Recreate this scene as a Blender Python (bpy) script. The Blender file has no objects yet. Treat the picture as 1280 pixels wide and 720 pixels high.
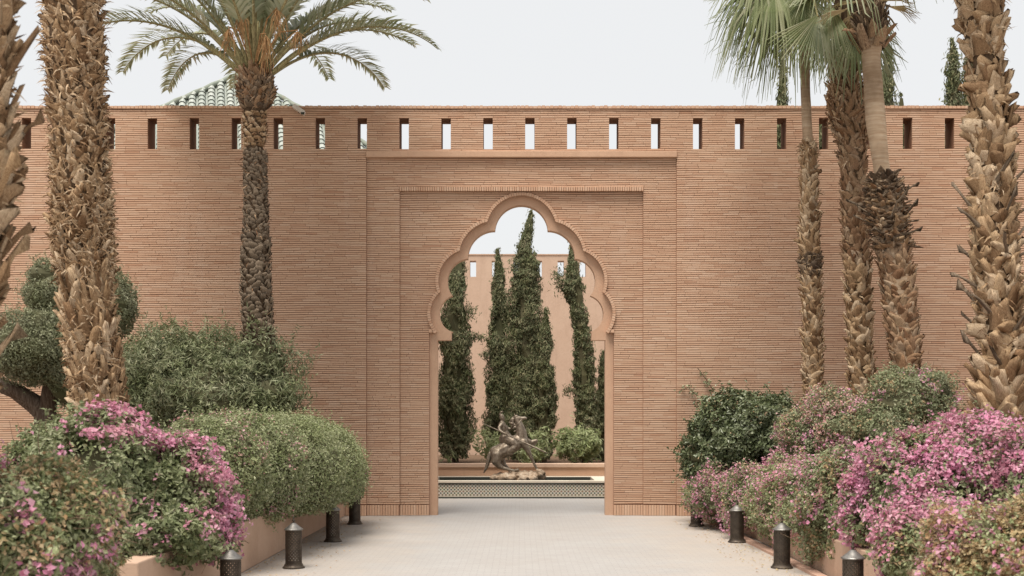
import bpy, bmesh, math, random
import numpy as np
from mathutils import Vector, Matrix, Euler

# ------------------------------------------------------------------ camera, sky, sun, exposure
F, CX, HY, EYE = 1500.0, 650.0, 523.0, 1.6       # focal length in photo pixels, vanishing point, eye height
SC = bpy.context.scene
COL = SC.collection
cam_d = bpy.data.cameras.new("camera")
cam = bpy.data.objects.new("camera", cam_d)
COL.objects.link(cam)
cam.location = (0, 0, EYE)
cam.rotation_euler = (math.radians(90), 0, 0)
cam_d.sensor_width = 36
cam_d.lens = F / 1280 * 36
cam_d.shift_x = -(CX - 640) / 1280
cam_d.shift_y = (HY - 360) / 1280
cam_d.clip_end = 600
cam_d.dof.use_dof = True
cam_d.dof.focus_distance = 18.5
cam_d.dof.aperture_fstop = 2.8
SC.camera = cam

SUN_EL, SUN_AZ = 68.0, -32.0                       # sun behind the camera, to its left
w = bpy.data.worlds.new("World")
SC.world = w
w.use_nodes = True
nt = w.node_tree
bg = nt.nodes["Background"]
sky = nt.nodes.new("ShaderNodeTexSky")
sky.sky_type = 'NISHITA'
sky.sun_disc = False
sky.sun_elevation = math.radians(SUN_EL)
sky.sun_rotation = math.radians(180 + SUN_AZ)
sky.dust_density = 3.0
veil = nt.nodes.new("ShaderNodeMixRGB")            # thin, even high cloud over the blue
veil.inputs[0].default_value = 0.90
veil.inputs[2].default_value = (7.1, 7.12, 7.1, 1)
nt.links.new(sky.outputs[0], veil.inputs[1])
nt.links.new(veil.outputs[0], bg.inputs[0])
bg.inputs[1].default_value = 0.10

sun_d = bpy.data.lights.new("sun", 'SUN')
sun = bpy.data.objects.new("sun", sun_d)
COL.objects.link(sun)
sun_d.energy = 4.0
sun_d.angle = math.radians(34)
sun_d.color = (1.0, 0.93, 0.84)
el, az = math.radians(SUN_EL), math.radians(SUN_AZ)
to_sun = Vector((math.sin(az) * math.cos(el), -math.cos(az) * math.cos(el), math.sin(el)))
sun.rotation_euler = (-to_sun).to_track_quat('-Z', 'Y').to_euler()
sun.location = (-6, -10, 20)
vs = SC.view_settings
vs.view_transform = 'Standard'
vs.look = 'None'
vs.exposure = 0.38
vs.gamma = 1.0

# ------------------------------------------------------------------ helpers
ORG = {}
RNG = np.random.default_rng(7)
random.seed(7)

def at(x, y, Y):
    """photo pixel at depth Y -> point"""
    return Vector(((x - CX) * Y / F, Y, EYE - (y - HY) * Y / F))

def tag(o, label=None, cat=None, group=None, kind=None):
    if label: o['label'] = label
    if cat: o['category'] = cat
    if group: o['group'] = group
    if kind: o['kind'] = kind
    return o

def empty(name, loc, label=None, cat=None, group=None):
    o = bpy.data.objects.new(name, None)
    o.empty_display_size = 0.2
    o.location = loc
    COL.objects.link(o)
    ORG[o.name] = Vector(loc)
    return tag(o, label, cat, group)

class MB:
    """collects polygons, all in world space"""
    def __init__(s):
        s.v, s.f, s.n = [], [], 0
    def add(s, verts, faces):
        verts = np.asarray(verts, dtype=np.float64).reshape(-1, 3)
        s.v.append(verts)
        for f in faces:
            s.f.append([i + s.n for i in f])
        s.n += len(verts)
    def quads(s, verts):
        """(N*4,3) separate quads"""
        k = len(verts) // 4
        idx = (np.arange(k * 4) + s.n).reshape(-1, 4)
        s.v.append(np.asarray(verts, dtype=np.float64))
        s.f.extend(idx.tolist())
        s.n += k * 4
    def box(s, x0, x1, y0, y1, z0, z1):
        s.add([(x0, y0, z0), (x1, y0, z0), (x1, y1, z0), (x0, y1, z0), (x0, y0, z1), (x1, y0, z1), (x1, y1, z1), (x0, y1, z1)],
              [(0, 3, 2, 1), (4, 5, 6, 7), (0, 1, 5, 4), (1, 2, 6, 5), (2, 3, 7, 6), (3, 0, 4, 7)])
    def hexa(s, p):
        """8 corners: four at the bottom/front ring, four at the other ring"""
        s.add(p, [(0, 3, 2, 1), (4, 5, 6, 7), (0, 1, 5, 4), (1, 2, 6, 5), (2, 3, 7, 6), (3, 0, 4, 7)])
    def tube(s, pts, rad, n=8, cap=True, jitter=0.0, rng=None):
        pts = [Vector(p) for p in pts]
        rings = []
        prev = None
        for i, p in enumerate(pts):
            d = (pts[min(i + 1, len(pts) - 1)] - pts[max(i - 1, 0)])
            d = d.normalized() if d.length > 1e-9 else Vector((0, 0, 1))
            if prev is None:
                a = Vector((1, 0, 0)) if abs(d.x) < 0.9 else Vector((0, 1, 0))
            else:
                a = prev
            u = (a - d * a.dot(d)).normalized()
            prev = u
            v = d.cross(u)
            r = rad[i] if hasattr(rad, '__len__') else rad
            ring = []
            for k in range(n):
                t = 2 * math.pi * k / n
                rr = r * (1 + (jitter * (rng.random() - .5) if jitter else 0))
                ring.append(p + (u * math.cos(t) + v * math.sin(t)) * rr)
            rings.append(ring)
        vv = [c for r in rings for c in r]
        ff = []
        for i in range(len(pts) - 1):
            for k in range(n):
                a, b = i * n + k, i * n + (k + 1) % n
                ff.append((a, b, b + n, a + n))
        if cap:
            ff.append(tuple(range(n - 1, -1, -1)))
            ff.append(tuple((len(pts) - 1) * n + k for k in range(n)))
        s.add([tuple(c) for c in vv], ff)
    def lathe(s, prof, c, n=20):
        """prof: list of (radius, z) from bottom to top"""
        vv, ff = [], []
        for r, z in prof:
            for k in range(n):
                t = 2 * math.pi * k / n
                vv.append((c[0] + r * math.cos(t), c[1] + r * math.sin(t), c[2] + z))
        for i in range(len(prof) - 1):
            for k in range(n):
                a, b = i * n + k, i * n + (k + 1) % n
                ff.append((a, b, b + n, a + n))
        ff.append(tuple(range(n - 1, -1, -1)))
        ff.append(tuple((len(prof) - 1) * n + k for k in range(n)))
        s.add(vv, ff)
    def sphere(s, c, r, nu=10, nv=7, disp=None):
        """closed ellipsoid; r may be a triple; disp(point, normal)->offset"""
        r = r if hasattr(r, '__len__') else (r, r, r)
        vv, ff = [], []
        def P(th, ph):
            n = Vector((math.sin(ph) * math.cos(th), math.sin(ph) * math.sin(th), math.cos(ph)))
            p = Vector((c[0] + n.x * r[0], c[1] + n.y * r[1], c[2] + n.z * r[2]))
            if disp: p = p + n * disp(p)
            return tuple(p)
        vv.append(P(0, 0))
        for j in range(1, nv):
            for i in range(nu):
                vv.append(P(2 * math.pi * i / nu, math.pi * j / nv))
        vv.append(P(0, math.pi))
        for i in range(nu):
            ff.append((0, 1 + i, 1 + (i + 1) % nu))
            b = 1 + (nv - 2) * nu
            ff.append((len(vv) - 1, b + (i + 1) % nu, b + i))
        for j in range(nv - 2):
            for i in range(nu):
                a, b = 1 + j * nu + i, 1 + j * nu + (i + 1) % nu
                ff.append((a, a + nu, b + nu, b))
        s.add(vv, ff)
    def mesh(s, name, off=None):
        v = np.concatenate(s.v) if s.v else np.zeros((0, 3))
        if off is not None:
            v = v - np.array(off)
        me = bpy.data.meshes.new(name)
        lens = np.array([len(f) for f in s.f], dtype=np.int32)
        loops = np.fromiter((i for f in s.f for i in f), dtype=np.int32, count=int(lens.sum()))
        me.vertices.add(len(v))
        me.vertices.foreach_set("co", v.astype(np.float32).ravel())
        me.loops.add(len(loops))
        me.loops.foreach_set("vertex_index", loops)
        me.polygons.add(len(lens))
        starts = np.concatenate([[0], np.cumsum(lens)[:-1]]).astype(np.int32)
        me.polygons.foreach_set("loop_start", starts)
        me.polygons.foreach_set("loop_total", lens)
        me.polygons.foreach_set("use_smooth", np.zeros(len(lens), dtype=bool))
        me.update(calc_edges=True)
        return me
    def build(s, name, mat, parent=None, smooth=False, bevel=None, loc=None):
        off = ORG[parent.name] if parent is not None else (Vector(loc) if loc is not None else Vector((0, 0, 0)))
        me = s.mesh(name, off)
        if smooth:
            me.polygons.foreach_set("use_smooth", np.ones(len(me.polygons), dtype=bool))
        return put(name, me, mat, parent, off if parent is None else None, bevel)

def put(name, me, mat, parent=None, loc=None, bevel=None):
    o = bpy.data.objects.new(name, me)
    if mat is not None and len(me.materials) == 0:
        me.materials.append(mat)
    COL.objects.link(o)
    if parent is not None:
        o.parent = parent
        ORG[o.name] = ORG[parent.name].copy()
    else:
        o.location = loc if loc is not None else (0, 0, 0)
        ORG[o.name] = Vector(o.location)
    if bevel:
        m = o.modifiers.new("bevel", 'BEVEL')
        m.width = bevel
        m.segments = 2
        m.limit_method = 'ANGLE'
    return o

def vnoise(P, wl, seed):
    """smooth noise about -1..1 of points (N,3), wavelength wl"""
    r = np.random.default_rng(seed)
    out = np.zeros(len(P))
    for i in range(7):
        k = r.normal(size=3)
        k = k / np.linalg.norm(k) * 2 * math.pi / (wl * r.uniform(.7, 1.5))
        out += np.sin(P @ k + r.uniform(0, 6.28))
    return out / 2.6

def unit(a):
    return a / np.maximum(np.linalg.norm(a, axis=-1, keepdims=True), 1e-9)

# ------------------------------------------------------------------ materials
def srgb(r, g, b):
    f = lambda c: ((c / 255 + .055) / 1.055) ** 2.4 if c > 10 else c / 255 / 12.92
    return (f(r), f(g), f(b), 1)

class NT:
    def __init__(s, name):
        s.m = bpy.data.materials.new(name)
        s.m.use_nodes = True
        s.t = s.m.node_tree
        s.b = s.t.nodes["Principled BSDF"]
    def n(s, t, **kw):
        x = s.t.nodes.new(t)
        for k, v in kw.items():
            if k.startswith('i_'):
                x.inputs[k[2:].replace('_', ' ')].default_value = v
            else:
                setattr(x, k, v)
        return x
    def l(s, a, b):
        s.t.links.new(a, b)
    def coords(s):
        return s.n("ShaderNodeTexCoord").outputs['Object']
    def noise(s, scale, detail=4, rough=.6, vec=None, stretch=None):
        t = s.n("ShaderNodeTexNoise")
        t.inputs['Scale'].default_value = scale
        t.inputs['Detail'].default_value = detail
        t.inputs['Roughness'].default_value = rough
        v = vec if vec is not None else s.coords()
        if stretch:
            mp = s.n("ShaderNodeMapping")
            mp.inputs['Scale'].default_value = stretch
            s.l(v, mp.inputs[0]); v = mp.outputs[0]
        s.l(v, t.inputs['Vector'])
        return t.outputs['Fac']
    def ramp(s, fac, stops):
        r = s.n("ShaderNodeValToRGB")
        els = r.color_ramp.elements
        while len(els) < len(stops): els.new(.5)
        for e, (p, c) in zip(els, stops):
            e.position = p; e.color = c if len(c) == 4 else (*c, 1)
        s.l(fac, r.inputs[0])
        return r.outputs[0]
    def mix(s, fac, a, b, mode='MIX'):
        x = s.n("ShaderNodeMixRGB", blend_type=mode)
        for i, v in ((0, fac), (1, a), (2, b)):
            if isinstance(v, (int, float)): x.inputs[i].default_value = v
            elif isinstance(v, tuple): x.inputs[i].default_value = v if len(v) == 4 else (*v, 1)
            else: s.l(v, x.inputs[i])
        return x.outputs[0]
    def math(s, op, a, b=0.0, clamp=False):
        x = s.n("ShaderNodeMath", operation=op)
        x.use_clamp = clamp
        for i, v in ((0, a), (1, b)):
            if isinstance(v, (int, float)): x.inputs[i].default_value = v
            else: s.l(v, x.inputs[i])
        return x.outputs[0]
    def each(s):
        """a random number per loose piece and per object"""
        g = s.n("ShaderNodeNewGeometry").outputs['Random Per Island']
        o = s.n("ShaderNodeObjectInfo").outputs['Random']
        return s.math('FRACT', s.math('ADD', g, o))
    def bump(s, h, strength=.3, dist=.01):
        b = s.n("ShaderNodeBump")
        b.inputs['Strength'].default_value = strength
        b.inputs['Distance'].default_value = dist
        s.l(h, b.inputs['Height'])
        s.l(b.outputs[0], s.b.inputs['Normal'])
    def done(s, col, rough=.85, spec=.25, metal=0.0):
        if isinstance(col, tuple): s.b.inputs['Base Color'].default_value = col if len(col) == 4 else (*col, 1)
        else: s.l(col, s.b.inputs['Base Color'])
        if isinstance(rough, (int, float)): s.b.inputs['Roughness'].default_value = rough
        else: s.l(rough, s.b.inputs['Roughness'])
        s.b.inputs['Specular IOR Level'].default_value = spec
        s.b.inputs['Metallic'].default_value = metal
        return s.m

def mat_brick(name, dark=1.0):
    t = NT(name)
    c = t.ramp(t.each(), [(0, (.56, .355, .24)), (.3, (.595, .392, .27)), (.65, (.62, .42, .292)), (.9, (.645, .455, .328)), (1, (.51, .305, .20))])
    c = t.mix(t.math('MULTIPLY', t.noise(30, 5), .25), c, (.42, .25, .165))
    big = t.ramp(t.noise(.55, 3), [(.35, (1, 1, 1)), (.7, (.90, .86, .84))])
    c = t.mix(1.0, c, big, 'MULTIPLY')
    streak = t.noise(1.0, 4, .6, stretch=(3.0, 3.0, .35))
    c = t.mix(t.math('MULTIPLY', t.math('SUBTRACT', streak, .55, True), 1.0), c, (.66, .51, .41))
    t.bump(t.noise(90, 4), .35, .004)
    return t.done(c, .9, .15)

def mat_plaster(name, a, b, grime=(.30, .19, .13)):
    t = NT(name)
    c = t.mix(t.ramp(t.noise(1.6, 6), [(.3, (0, 0, 0)), (.7, (1, 1, 1))]), a, b)
    c = t.mix(t.math('MULTIPLY', t.math('SUBTRACT', t.noise(1.2, 5, .65, stretch=(2.5, 2.5, .4)), .54, True), 1.3), c, grime)
    c = t.mix(t.math('MULTIPLY', t.noise(45, 4), .14), c, grime)
    crk = t.noise(3.5, 8, .75)
    c = t.mix(t.math('MULTIPLY', t.ramp(crk, [(.485, (0, 0, 0)), (.5, (1, 1, 1)), (.515, (0, 0, 0))]), .22), c, grime)
    t.bump(t.noise(60, 5), .35, .008)
    return t.done(c, .92, .12)

def mat_leaf(name, cols, rough=.55, trans=.30, spec=.3):
    t = NT(name)
    n = len(cols)
    c = t.ramp(t.each(), [(i / max(n - 1, 1), x) for i, x in enumerate(cols)])
    c = t.mix(t.ramp(t.noise(2.2, 2), [(.35, (0, 0, 0)), (.65, (1, 1, 1))]), c, t.mix(1.0, c, (.80, .84, .70), 'MULTIPLY'))
    t.done(c, rough, spec)
    tr = t.n("ShaderNodeBsdfTranslucent")
    t.l(c, tr.inputs[0])
    mx = t.n("ShaderNodeMixShader")
    mx.inputs[0].default_value = trans
    out = t.t.nodes["Material Output"]
    t.l(t.b.outputs[0], mx.inputs[1]); t.l(tr.outputs[0], mx.inputs[2]); t.l(mx.outputs[0], out.inputs[0])
    return t.m

def mat_dry(name, cols, rough=.85, fib=60):
    t = NT(name)
    n = len(cols)
    c = t.ramp(t.each(), [(i / max(n - 1, 1), x) for i, x in enumerate(cols)])
    f = t.noise(fib, 5, .7, stretch=(1, 1, .12))
    c = t.mix(t.ramp(f, [(.38, (1, 1, 1)), (.62, (0, 0, 0))]), c, t.mix(1.0, c, (.40, .34, .30), 'MULTIPLY'))
    t.bump(f, .6, .006)
    return t.done(c, rough, .15)

def mat_paving():
    t = NT("paving")
    co = t.coords()
    br = t.n("ShaderNodeTexBrick")
    br.inputs['Scale'].default_value = 1.0
    br.inputs['Brick Width'].default_value = .145
    br.inputs['Row Height'].default_value = .072
    br.inputs['Mortar Size'].default_value = .004
    br.inputs['Color1'].default_value = (.375, .362, .35, 1)
    br.inputs['Color2'].default_value = (.35, .337, .325, 1)
    br.inputs['Mortar'].default_value = (.285, .275, .265, 1)
    wob = t.n("ShaderNodeVectorMath", operation='ADD')
    nz = t.n("ShaderNodeTexNoise"); nz.inputs['Scale'].default_value = 9
    sc = t.n("ShaderNodeVectorMath", operation='SCALE'); sc.inputs['Scale'].default_value = .02
    t.l(co, nz.inputs[0]); t.l(nz.outputs['Color'], sc.inputs[0]); t.l(co, wob.inputs[0]); t.l(sc.outputs[0], wob.inputs[1])
    t.l(wob.outputs[0], br.inputs['Vector'])
    c = br.outputs['Color']
    c = t.mix(t.ramp(t.noise(.8, 6, .65), [(.35, (0, 0, 0)), (.68, (1, 1, 1))]), c, t.mix(1.0, c, (.93, .90, .87), 'MULTIPLY'))
    c = t.mix(t.math('MULTIPLY', t.noise(28, 4, .7), .35), c, (.40, .39, .38))
    # earth washed out of the beds lies along both edges of the path
    sep = t.n("ShaderNodeSeparateXYZ"); t.l(co, sep.inputs[0])
    ax = t.math('ABSOLUTE', t.math('SUBTRACT', sep.outputs[0], .05))
    e = t.math('ADD', t.math('MULTIPLY', t.math('SUBTRACT', ax, 1.1), .42), t.math('MULTIPLY', t.math('SUBTRACT', t.noise(1.7, 6, .7), .5), 1.5))
    c = t.mix(t.math('MULTIPLY', t.math('MINIMUM', t.math('MAXIMUM', e, 0.0), 1.0), .55), c, (.46, .37, .285))
    h = t.math('ADD', t.math('MULTIPLY', br.outputs['Fac'], -1.0), t.math('MULTIPLY', t.noise(70, 3), .5))
    t.bump(h, .35, .006)
    return t.done(c, .88, .2)

def mat_metal(name, a, b, rough=.5):
    t = NT(name)
    c = t.mix(t.ramp(t.noise(14, 5, .65), [(.35, (0, 0, 0)), (.7, (1, 1, 1))]), a, b)
    t.bump(t.noise(60, 3), .15, .003)
    return t.done(c, t.ramp(t.noise(9, 4), [(.3, (rough - .12,) * 3), (.7, (rough + .15,) * 3)]), .5, .85)

def mat_zellige():
    t = NT("zellige")
    sep = t.n("ShaderNodeSeparateXYZ"); t.l(t.coords(), sep.inputs[0])
    k = 2 * math.pi / .14
    a = t.math('SINE', t.math('MULTIPLY', t.math('ADD', sep.outputs[0], sep.outputs[2]), k))
    b = t.math('SINE', t.math('MULTIPLY', t.math('SUBTRACT', sep.outputs[0], sep.outputs[2]), k))
    m = t.math('MULTIPLY', a, b)
    c = t.ramp(t.math('ADD', t.math('MULTIPLY', m, .5), .5), [(0, (.06, .08, .065)), (.24, (.10, .12, .10)), (.36, (.62, .57, .47)), (.60, (.62, .57, .48)), (.72, (.08, .10, .085)), (1, (.30, .19, .10))])
    vo = t.n("ShaderNodeTexVoronoi"); vo.inputs['Scale'].default_value = 22; t.l(t.coords(), vo.inputs['Vector'])
    c = t.mix(.08, c, vo.outputs['Color'], 'SOFT_LIGHT')
    return t.done(c, .3, .5)

M = {}
M['brick'] = mat_brick("thin_brick")
t = NT("mortar"); M['mortar'] = t.done(t.mix(t.noise(12, 5), (.25, .14, .092), (.33, .19, .125)), .95, .1)
M['plaster'] = mat_plaster("pink_plaster", (.58, .385, .265), (.52, .33, .225))
M['plaster_far'] = mat_plaster("pale_plaster", (.64, .465, .35), (.58, .41, .305))
M['planter'] = mat_plaster("planter_plaster", (.56, .40, .30), (.50, .345, .25))
M['kerb'] = mat_plaster("kerb_clay", (.52, .35, .27), (.45, .28, .21))
M['paving'] = mat_paving()
t = NT("soil"); t.bump(t.noise(30, 5), .8, .03); M['soil'] = t.done(t.mix(t.noise(9, 6), (.10, .065, .045), (.20, .135, .09)), .95, .1)
M['stone'] = mat_plaster("pale_stone", (.62, .57, .48), (.55, .49, .40), (.35, .31, .25))
M['bronze'] = mat_metal("bronze", (.17, .13, .095), (.38, .33, .265), .58)
M['iron'] = mat_metal("dark_iron", (.065, .052, .042), (.13, .105, .082), .58)
M['zinc'] = mat_metal("cap_metal", (.19, .18, .165), (.33, .315, .295), .45)
M['zellige'] = mat_zellige()
t = NT("dark_tile"); M['darktile'] = t.done((.05, .055, .045), .25, .5)
t = NT("pool_water"); t.bump(t.noise(7, 2), .08, .02); M['water'] = t.done((.012, .017, .013), .06, .5)
t = NT("rock"); t.bump(t.noise(14, 6, .7), 1.0, .03); M['rock'] = t.done(t.ramp(t.noise(7, 6, .65), [(.3, (.17, .12, .08)), (.5, (.42, .32, .23)), (.7, (.58, .50, .40))]), .9, .15)
M['ridge'] = mat_plaster("ridge_tile", (.27, .31, .27), (.20, .24, .20))
M['white'] = mat_plaster("white_enamel", (.70, .66, .60), (.62, .57, .51))
t = NT("glazed_tile"); M['glaze'] = t.done(t.mix(t.noise(25, 4), t.ramp(t.each(), [(0, (.17, .22, .18)), (.5, (.28, .33, .28)), (1, (.40, .43, .38))]), (.45, .46, .42)), .3, .5)
M['bark'] = mat_dry("bark", [(.12, .09, .065), (.17, .13, .10)])
M['twig'] = mat_dry("twig", [(.20, .145, .095), (.30, .22, .15)])
M['fibre'] = mat_dry("palm_fibre", [(0.098, 0.064, 0.038), (0.135, 0.09, 0.053)], fib=40)
M['boot'] = mat_dry("leaf_base_tan", [(0.216, 0.13, 0.07), (0.432, 0.292, 0.167), (0.583, 0.427, 0.265), (0.691, 0.551, 0.389), (0.497, 0.346, 0.205), (0.292, 0.178, 0.097)], fib=45)
M['boot_red'] = mat_dry("leaf_base_russet", [(0.211, 0.114, 0.062), (0.37, 0.238, 0.145), (0.458, 0.326, 0.207), (0.299, 0.172, 0.092), (0.51, 0.396, 0.282)], fib=45)
M['boot_grey'] = mat_dry("leaf_base_grey", [(0.164, 0.129, 0.094), (0.235, 0.184, 0.133), (0.313, 0.251, 0.184), (0.196, 0.153, 0.109)], fib=40)
M['boot_dark'] = mat_dry("leaf_base_dark", [(0.1, 0.07, 0.05), (0.18, 0.135, 0.095), (0.32, 0.24, 0.165), (0.14, 0.1, 0.07)], fib=40)
t = NT("smooth_trunk")
sc_ = t.noise(1.0, 5, .7, stretch=(2, 2, 26)); st_ = t.noise(1.3, 4, .6)
cc_ = t.ramp(sc_, [(.35, (.36, .25, .16)), (.55, (.45, .335, .23)), (.7, (.52, .41, .30))])
cc_ = t.mix(t.ramp(st_, [(.45, (0, 0, 0)), (.65, (1, 1, 1))]), cc_, t.mix(1.0, cc_, (.62, .60, .58), 'MULTIPLY'))
t.bump(sc_, .8, .015); M['smooth_trunk'] = t.done(cc_, .9, .12)
M['leaf_boug'] = mat_leaf("bougainvillea_leaf", [(0.162, 0.19, 0.095), (0.223, 0.247, 0.133), (0.285, 0.304, 0.18), (0.351, 0.356, 0.233)], trans=.25)
M['leaf_sage'] = mat_leaf("clipped_leaf", [(0.24, 0.275, 0.135), (0.32, 0.35, 0.19), (0.4, 0.415, 0.25), (0.46, 0.465, 0.305)], trans=.25)
M['leaf_dark'] = mat_leaf("dark_leaf", [(0.085, 0.105, 0.05), (0.12, 0.145, 0.07), (0.16, 0.185, 0.1), (0.23, 0.25, 0.16)], rough=.4, trans=.15, spec=.45)
M['leaf_olive'] = mat_leaf("olive_leaf", [(0.19, 0.2, 0.12), (0.26, 0.265, 0.17), (0.34, 0.34, 0.235)], trans=.18)
M['leaf_oleander'] = mat_leaf("oleander_leaf", [(0.172, 0.196, 0.109), (0.241, 0.265, 0.155), (0.322, 0.333, 0.207), (0.402, 0.397, 0.27)], trans=.2)
M['leaf_pale'] = mat_leaf("pale_shrub_leaf", [(0.276, 0.322, 0.161), (0.38, 0.425, 0.23), (0.483, 0.506, 0.31)], trans=.3)
M['leaf_tan'] = mat_leaf("faded_bract", [(0.52, 0.32, 0.19), (0.62, 0.44, 0.29), (0.66, 0.53, 0.37), (0.48, 0.35, 0.21)], rough=.8, trans=.3, spec=.15)
M['leaf_pink'] = mat_leaf("pink_bract", [(0.64, 0.26, 0.41), (0.71, 0.34, 0.49), (0.77, 0.46, 0.59), (0.59, 0.21, 0.34)], rough=.7, trans=.35, spec=.15)
M['leaf_rose'] = mat_leaf("faded_rose_bract", [(0.62, 0.31, 0.33), (0.68, 0.4, 0.4), (0.72, 0.47, 0.52), (0.56, 0.27, 0.26)], rough=.75, trans=.35, spec=.15)
M['cypress'] = mat_leaf("cypress_spray", [(0.12, 0.14, 0.075), (0.18, 0.195, 0.11), (0.25, 0.25, 0.15), (0.32, 0.28, 0.18)], rough=.7, trans=.15, spec=.2)
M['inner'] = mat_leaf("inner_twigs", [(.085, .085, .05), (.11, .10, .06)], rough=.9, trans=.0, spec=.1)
M['frond'] = mat_leaf("date_frond", [(0.25, 0.275, 0.175), (0.34, 0.36, 0.245), (0.44, 0.44, 0.33), (0.5, 0.49, 0.39)], rough=.42, trans=.25, spec=.4)
M['fan'] = mat_leaf("fan_frond", [(0.15, 0.18, 0.08), (0.21, 0.24, 0.12), (0.28, 0.295, 0.165), (0.35, 0.35, 0.23)], rough=.45, trans=.3, spec=.4)
M['fan_dry'] = mat_leaf("dry_fan_frond", [(.34, .25, .14), (.44, .34, .21), (.50, .40, .26)], rough=.8, trans=.25, spec=.15)
M['stalk'] = mat_dry("fruit_stalk", [(.48, .28, .13), (.55, .34, .17)])
M['petiole'] = mat_dry("petiole", [(.33, .30, .15), (.42, .37, .20)])

# ------------------------------------------------------------------ ground and beds
g = MB(); g.box(-90, 90, -40, 140, -.4, 0.0)
tag(g.build("paved_ground", M['paving']), kind='structure')

YW = 1500 * EYE / 122            # 19.67, face of the brick wall
PXM = YW / F                     # metres per photo pixel on the wall
AX = at(651.8, 0, YW).x
def zw(y): return EYE - (y - HY) * PXM

pl = empty("planter", (-2.875, 9.04, 0), "low pink plaster planter wall holding the left hedge", "planter")
m = MB(); m.box(-3.06, -2.875, 9.04, 19.655, 0, .515); m.build("side_wall", M['planter'], pl, bevel=.012)
m = MB(); m.box(-9.5, -3.063, 9.04, 9.225, 0, .512); m.build("end_wall", M['planter'], pl, bevel=.012)
m = MB(); m.box(-9.5, -3.062, 9.228, 19.655, 0, .42); tag(m.build("bed_soil", M['soil'], pl))
pr = empty("planter", (3.1, 5, 0), "low planter wall behind the right hand bollards, overgrown by pink bougainvillea", "planter")
m = MB(); m.box(3.12, 3.28, 4.0, 19.655, 0, .40); m.build("side_wall", M['planter'], pr, bevel=.012)
m = MB(); m.box(3.283, 11.0, 4.0, 19.655, 0, .33); m.build("bed_soil", M['soil'], pr)
kr = empty("kerb", (2.95, 12, 0), "thin reddish clay kerb edging the right side of the path", "kerb")
y = 4.0; i = 0
while y < 19.4:
    x0 = 2.97 - .018 * (y - 12) ; L = .46
    m = MB(); dz = random.uniform(-.004, .004); dx = random.uniform(-.006, .006)
    m.hexa([(x0 + dx, y + .006, 0), (x0 + .11 + dx, y + .006, 0), (x0 + .11 - .008 + dx, y + L - .006, 0), (x0 - .008 + dx, y + L - .006, 0),
            (x0 + dx, y + .006, .03 + dz), (x0 + .11 + dx, y + .006, .03 + dz), (x0 + .11 - .008 + dx, y + L - .006, .03 + dz), (x0 - .008 + dx, y + L - .006, .03 + dz)])
    m.build("kerb_block", M['kerb'], kr)
    y += L

# ------------------------------------------------------------------ brick wall with the arched gateway
wall = empty("brick_wall", (AX, YW, 0), "tall wall of thin pink bricks with a lobed arch gateway and slots", "wall")
LOBES = [(0, 287.2, 33.3), (33.4, 320, 34), (64.8, 350, 28.6), (79.6, 391, 24)]
OFFB, OFFR = 11.0, 14.6
def arcs(off):
    """right half profile of the lobed arch, from the crown down, lobe by lobe"""
    cs = [(cx, cy, r + off) for cx, cy, r in LOBES]
    cut = [(0, cs[0][1] - cs[0][2])]
    for (x0, y0, r0), (x1, y1, r1) in zip(cs, cs[1:]):
        d = math.hypot(x1 - x0, y1 - y0)
        a = (r0 * r0 - r1 * r1 + d * d) / (2 * d)
        h2 = r0 * r0 - a * a
        h = math.sqrt(max(h2, 0))
        mx, my = x0 + a * (x1 - x0) / d, y0 + a * (y1 - y0) / d
        c = [(mx + s * h * (y1 - y0) / d, my - s * h * (x1 - x0) / d) for s in (1, -1)]
        cut.append(max(c, key=lambda p: p[0] - .6 * p[1]))
    ye = 414.0
    cx, cy, r = cs[-1]
    cut.append((cx + math.sqrt(max(r * r - (ye - cy) ** 2, 1)), ye))
    out = []
    for (cx, cy, r), p, q in zip(cs, cut, cut[1:]):
        a0, a1 = math.atan2(p[1] - cy, p[0] - cx), math.atan2(q[1] - cy, q[0] - cx)
        out.append((cx, cy, r, a0, a1))
    return out
def halfw(y, off):
    """half width of the arch (photo px on the wall) at height y"""
    if y > 414.0: return 116.0 + (off - OFFB) * 0
    A = arcs(off)
    best = 0
    for cx, cy, r, a0, a1 in A:
        y0, y1 = cy + r * math.sin(a0), cy + r * math.sin(a1)
        if min(y0, y1) - .01 <= y <= max(y0, y1) + .01:
            best = max(best, cx + math.sqrt(max(r * r - (y - cy) ** 2, 0)))
    return best

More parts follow.
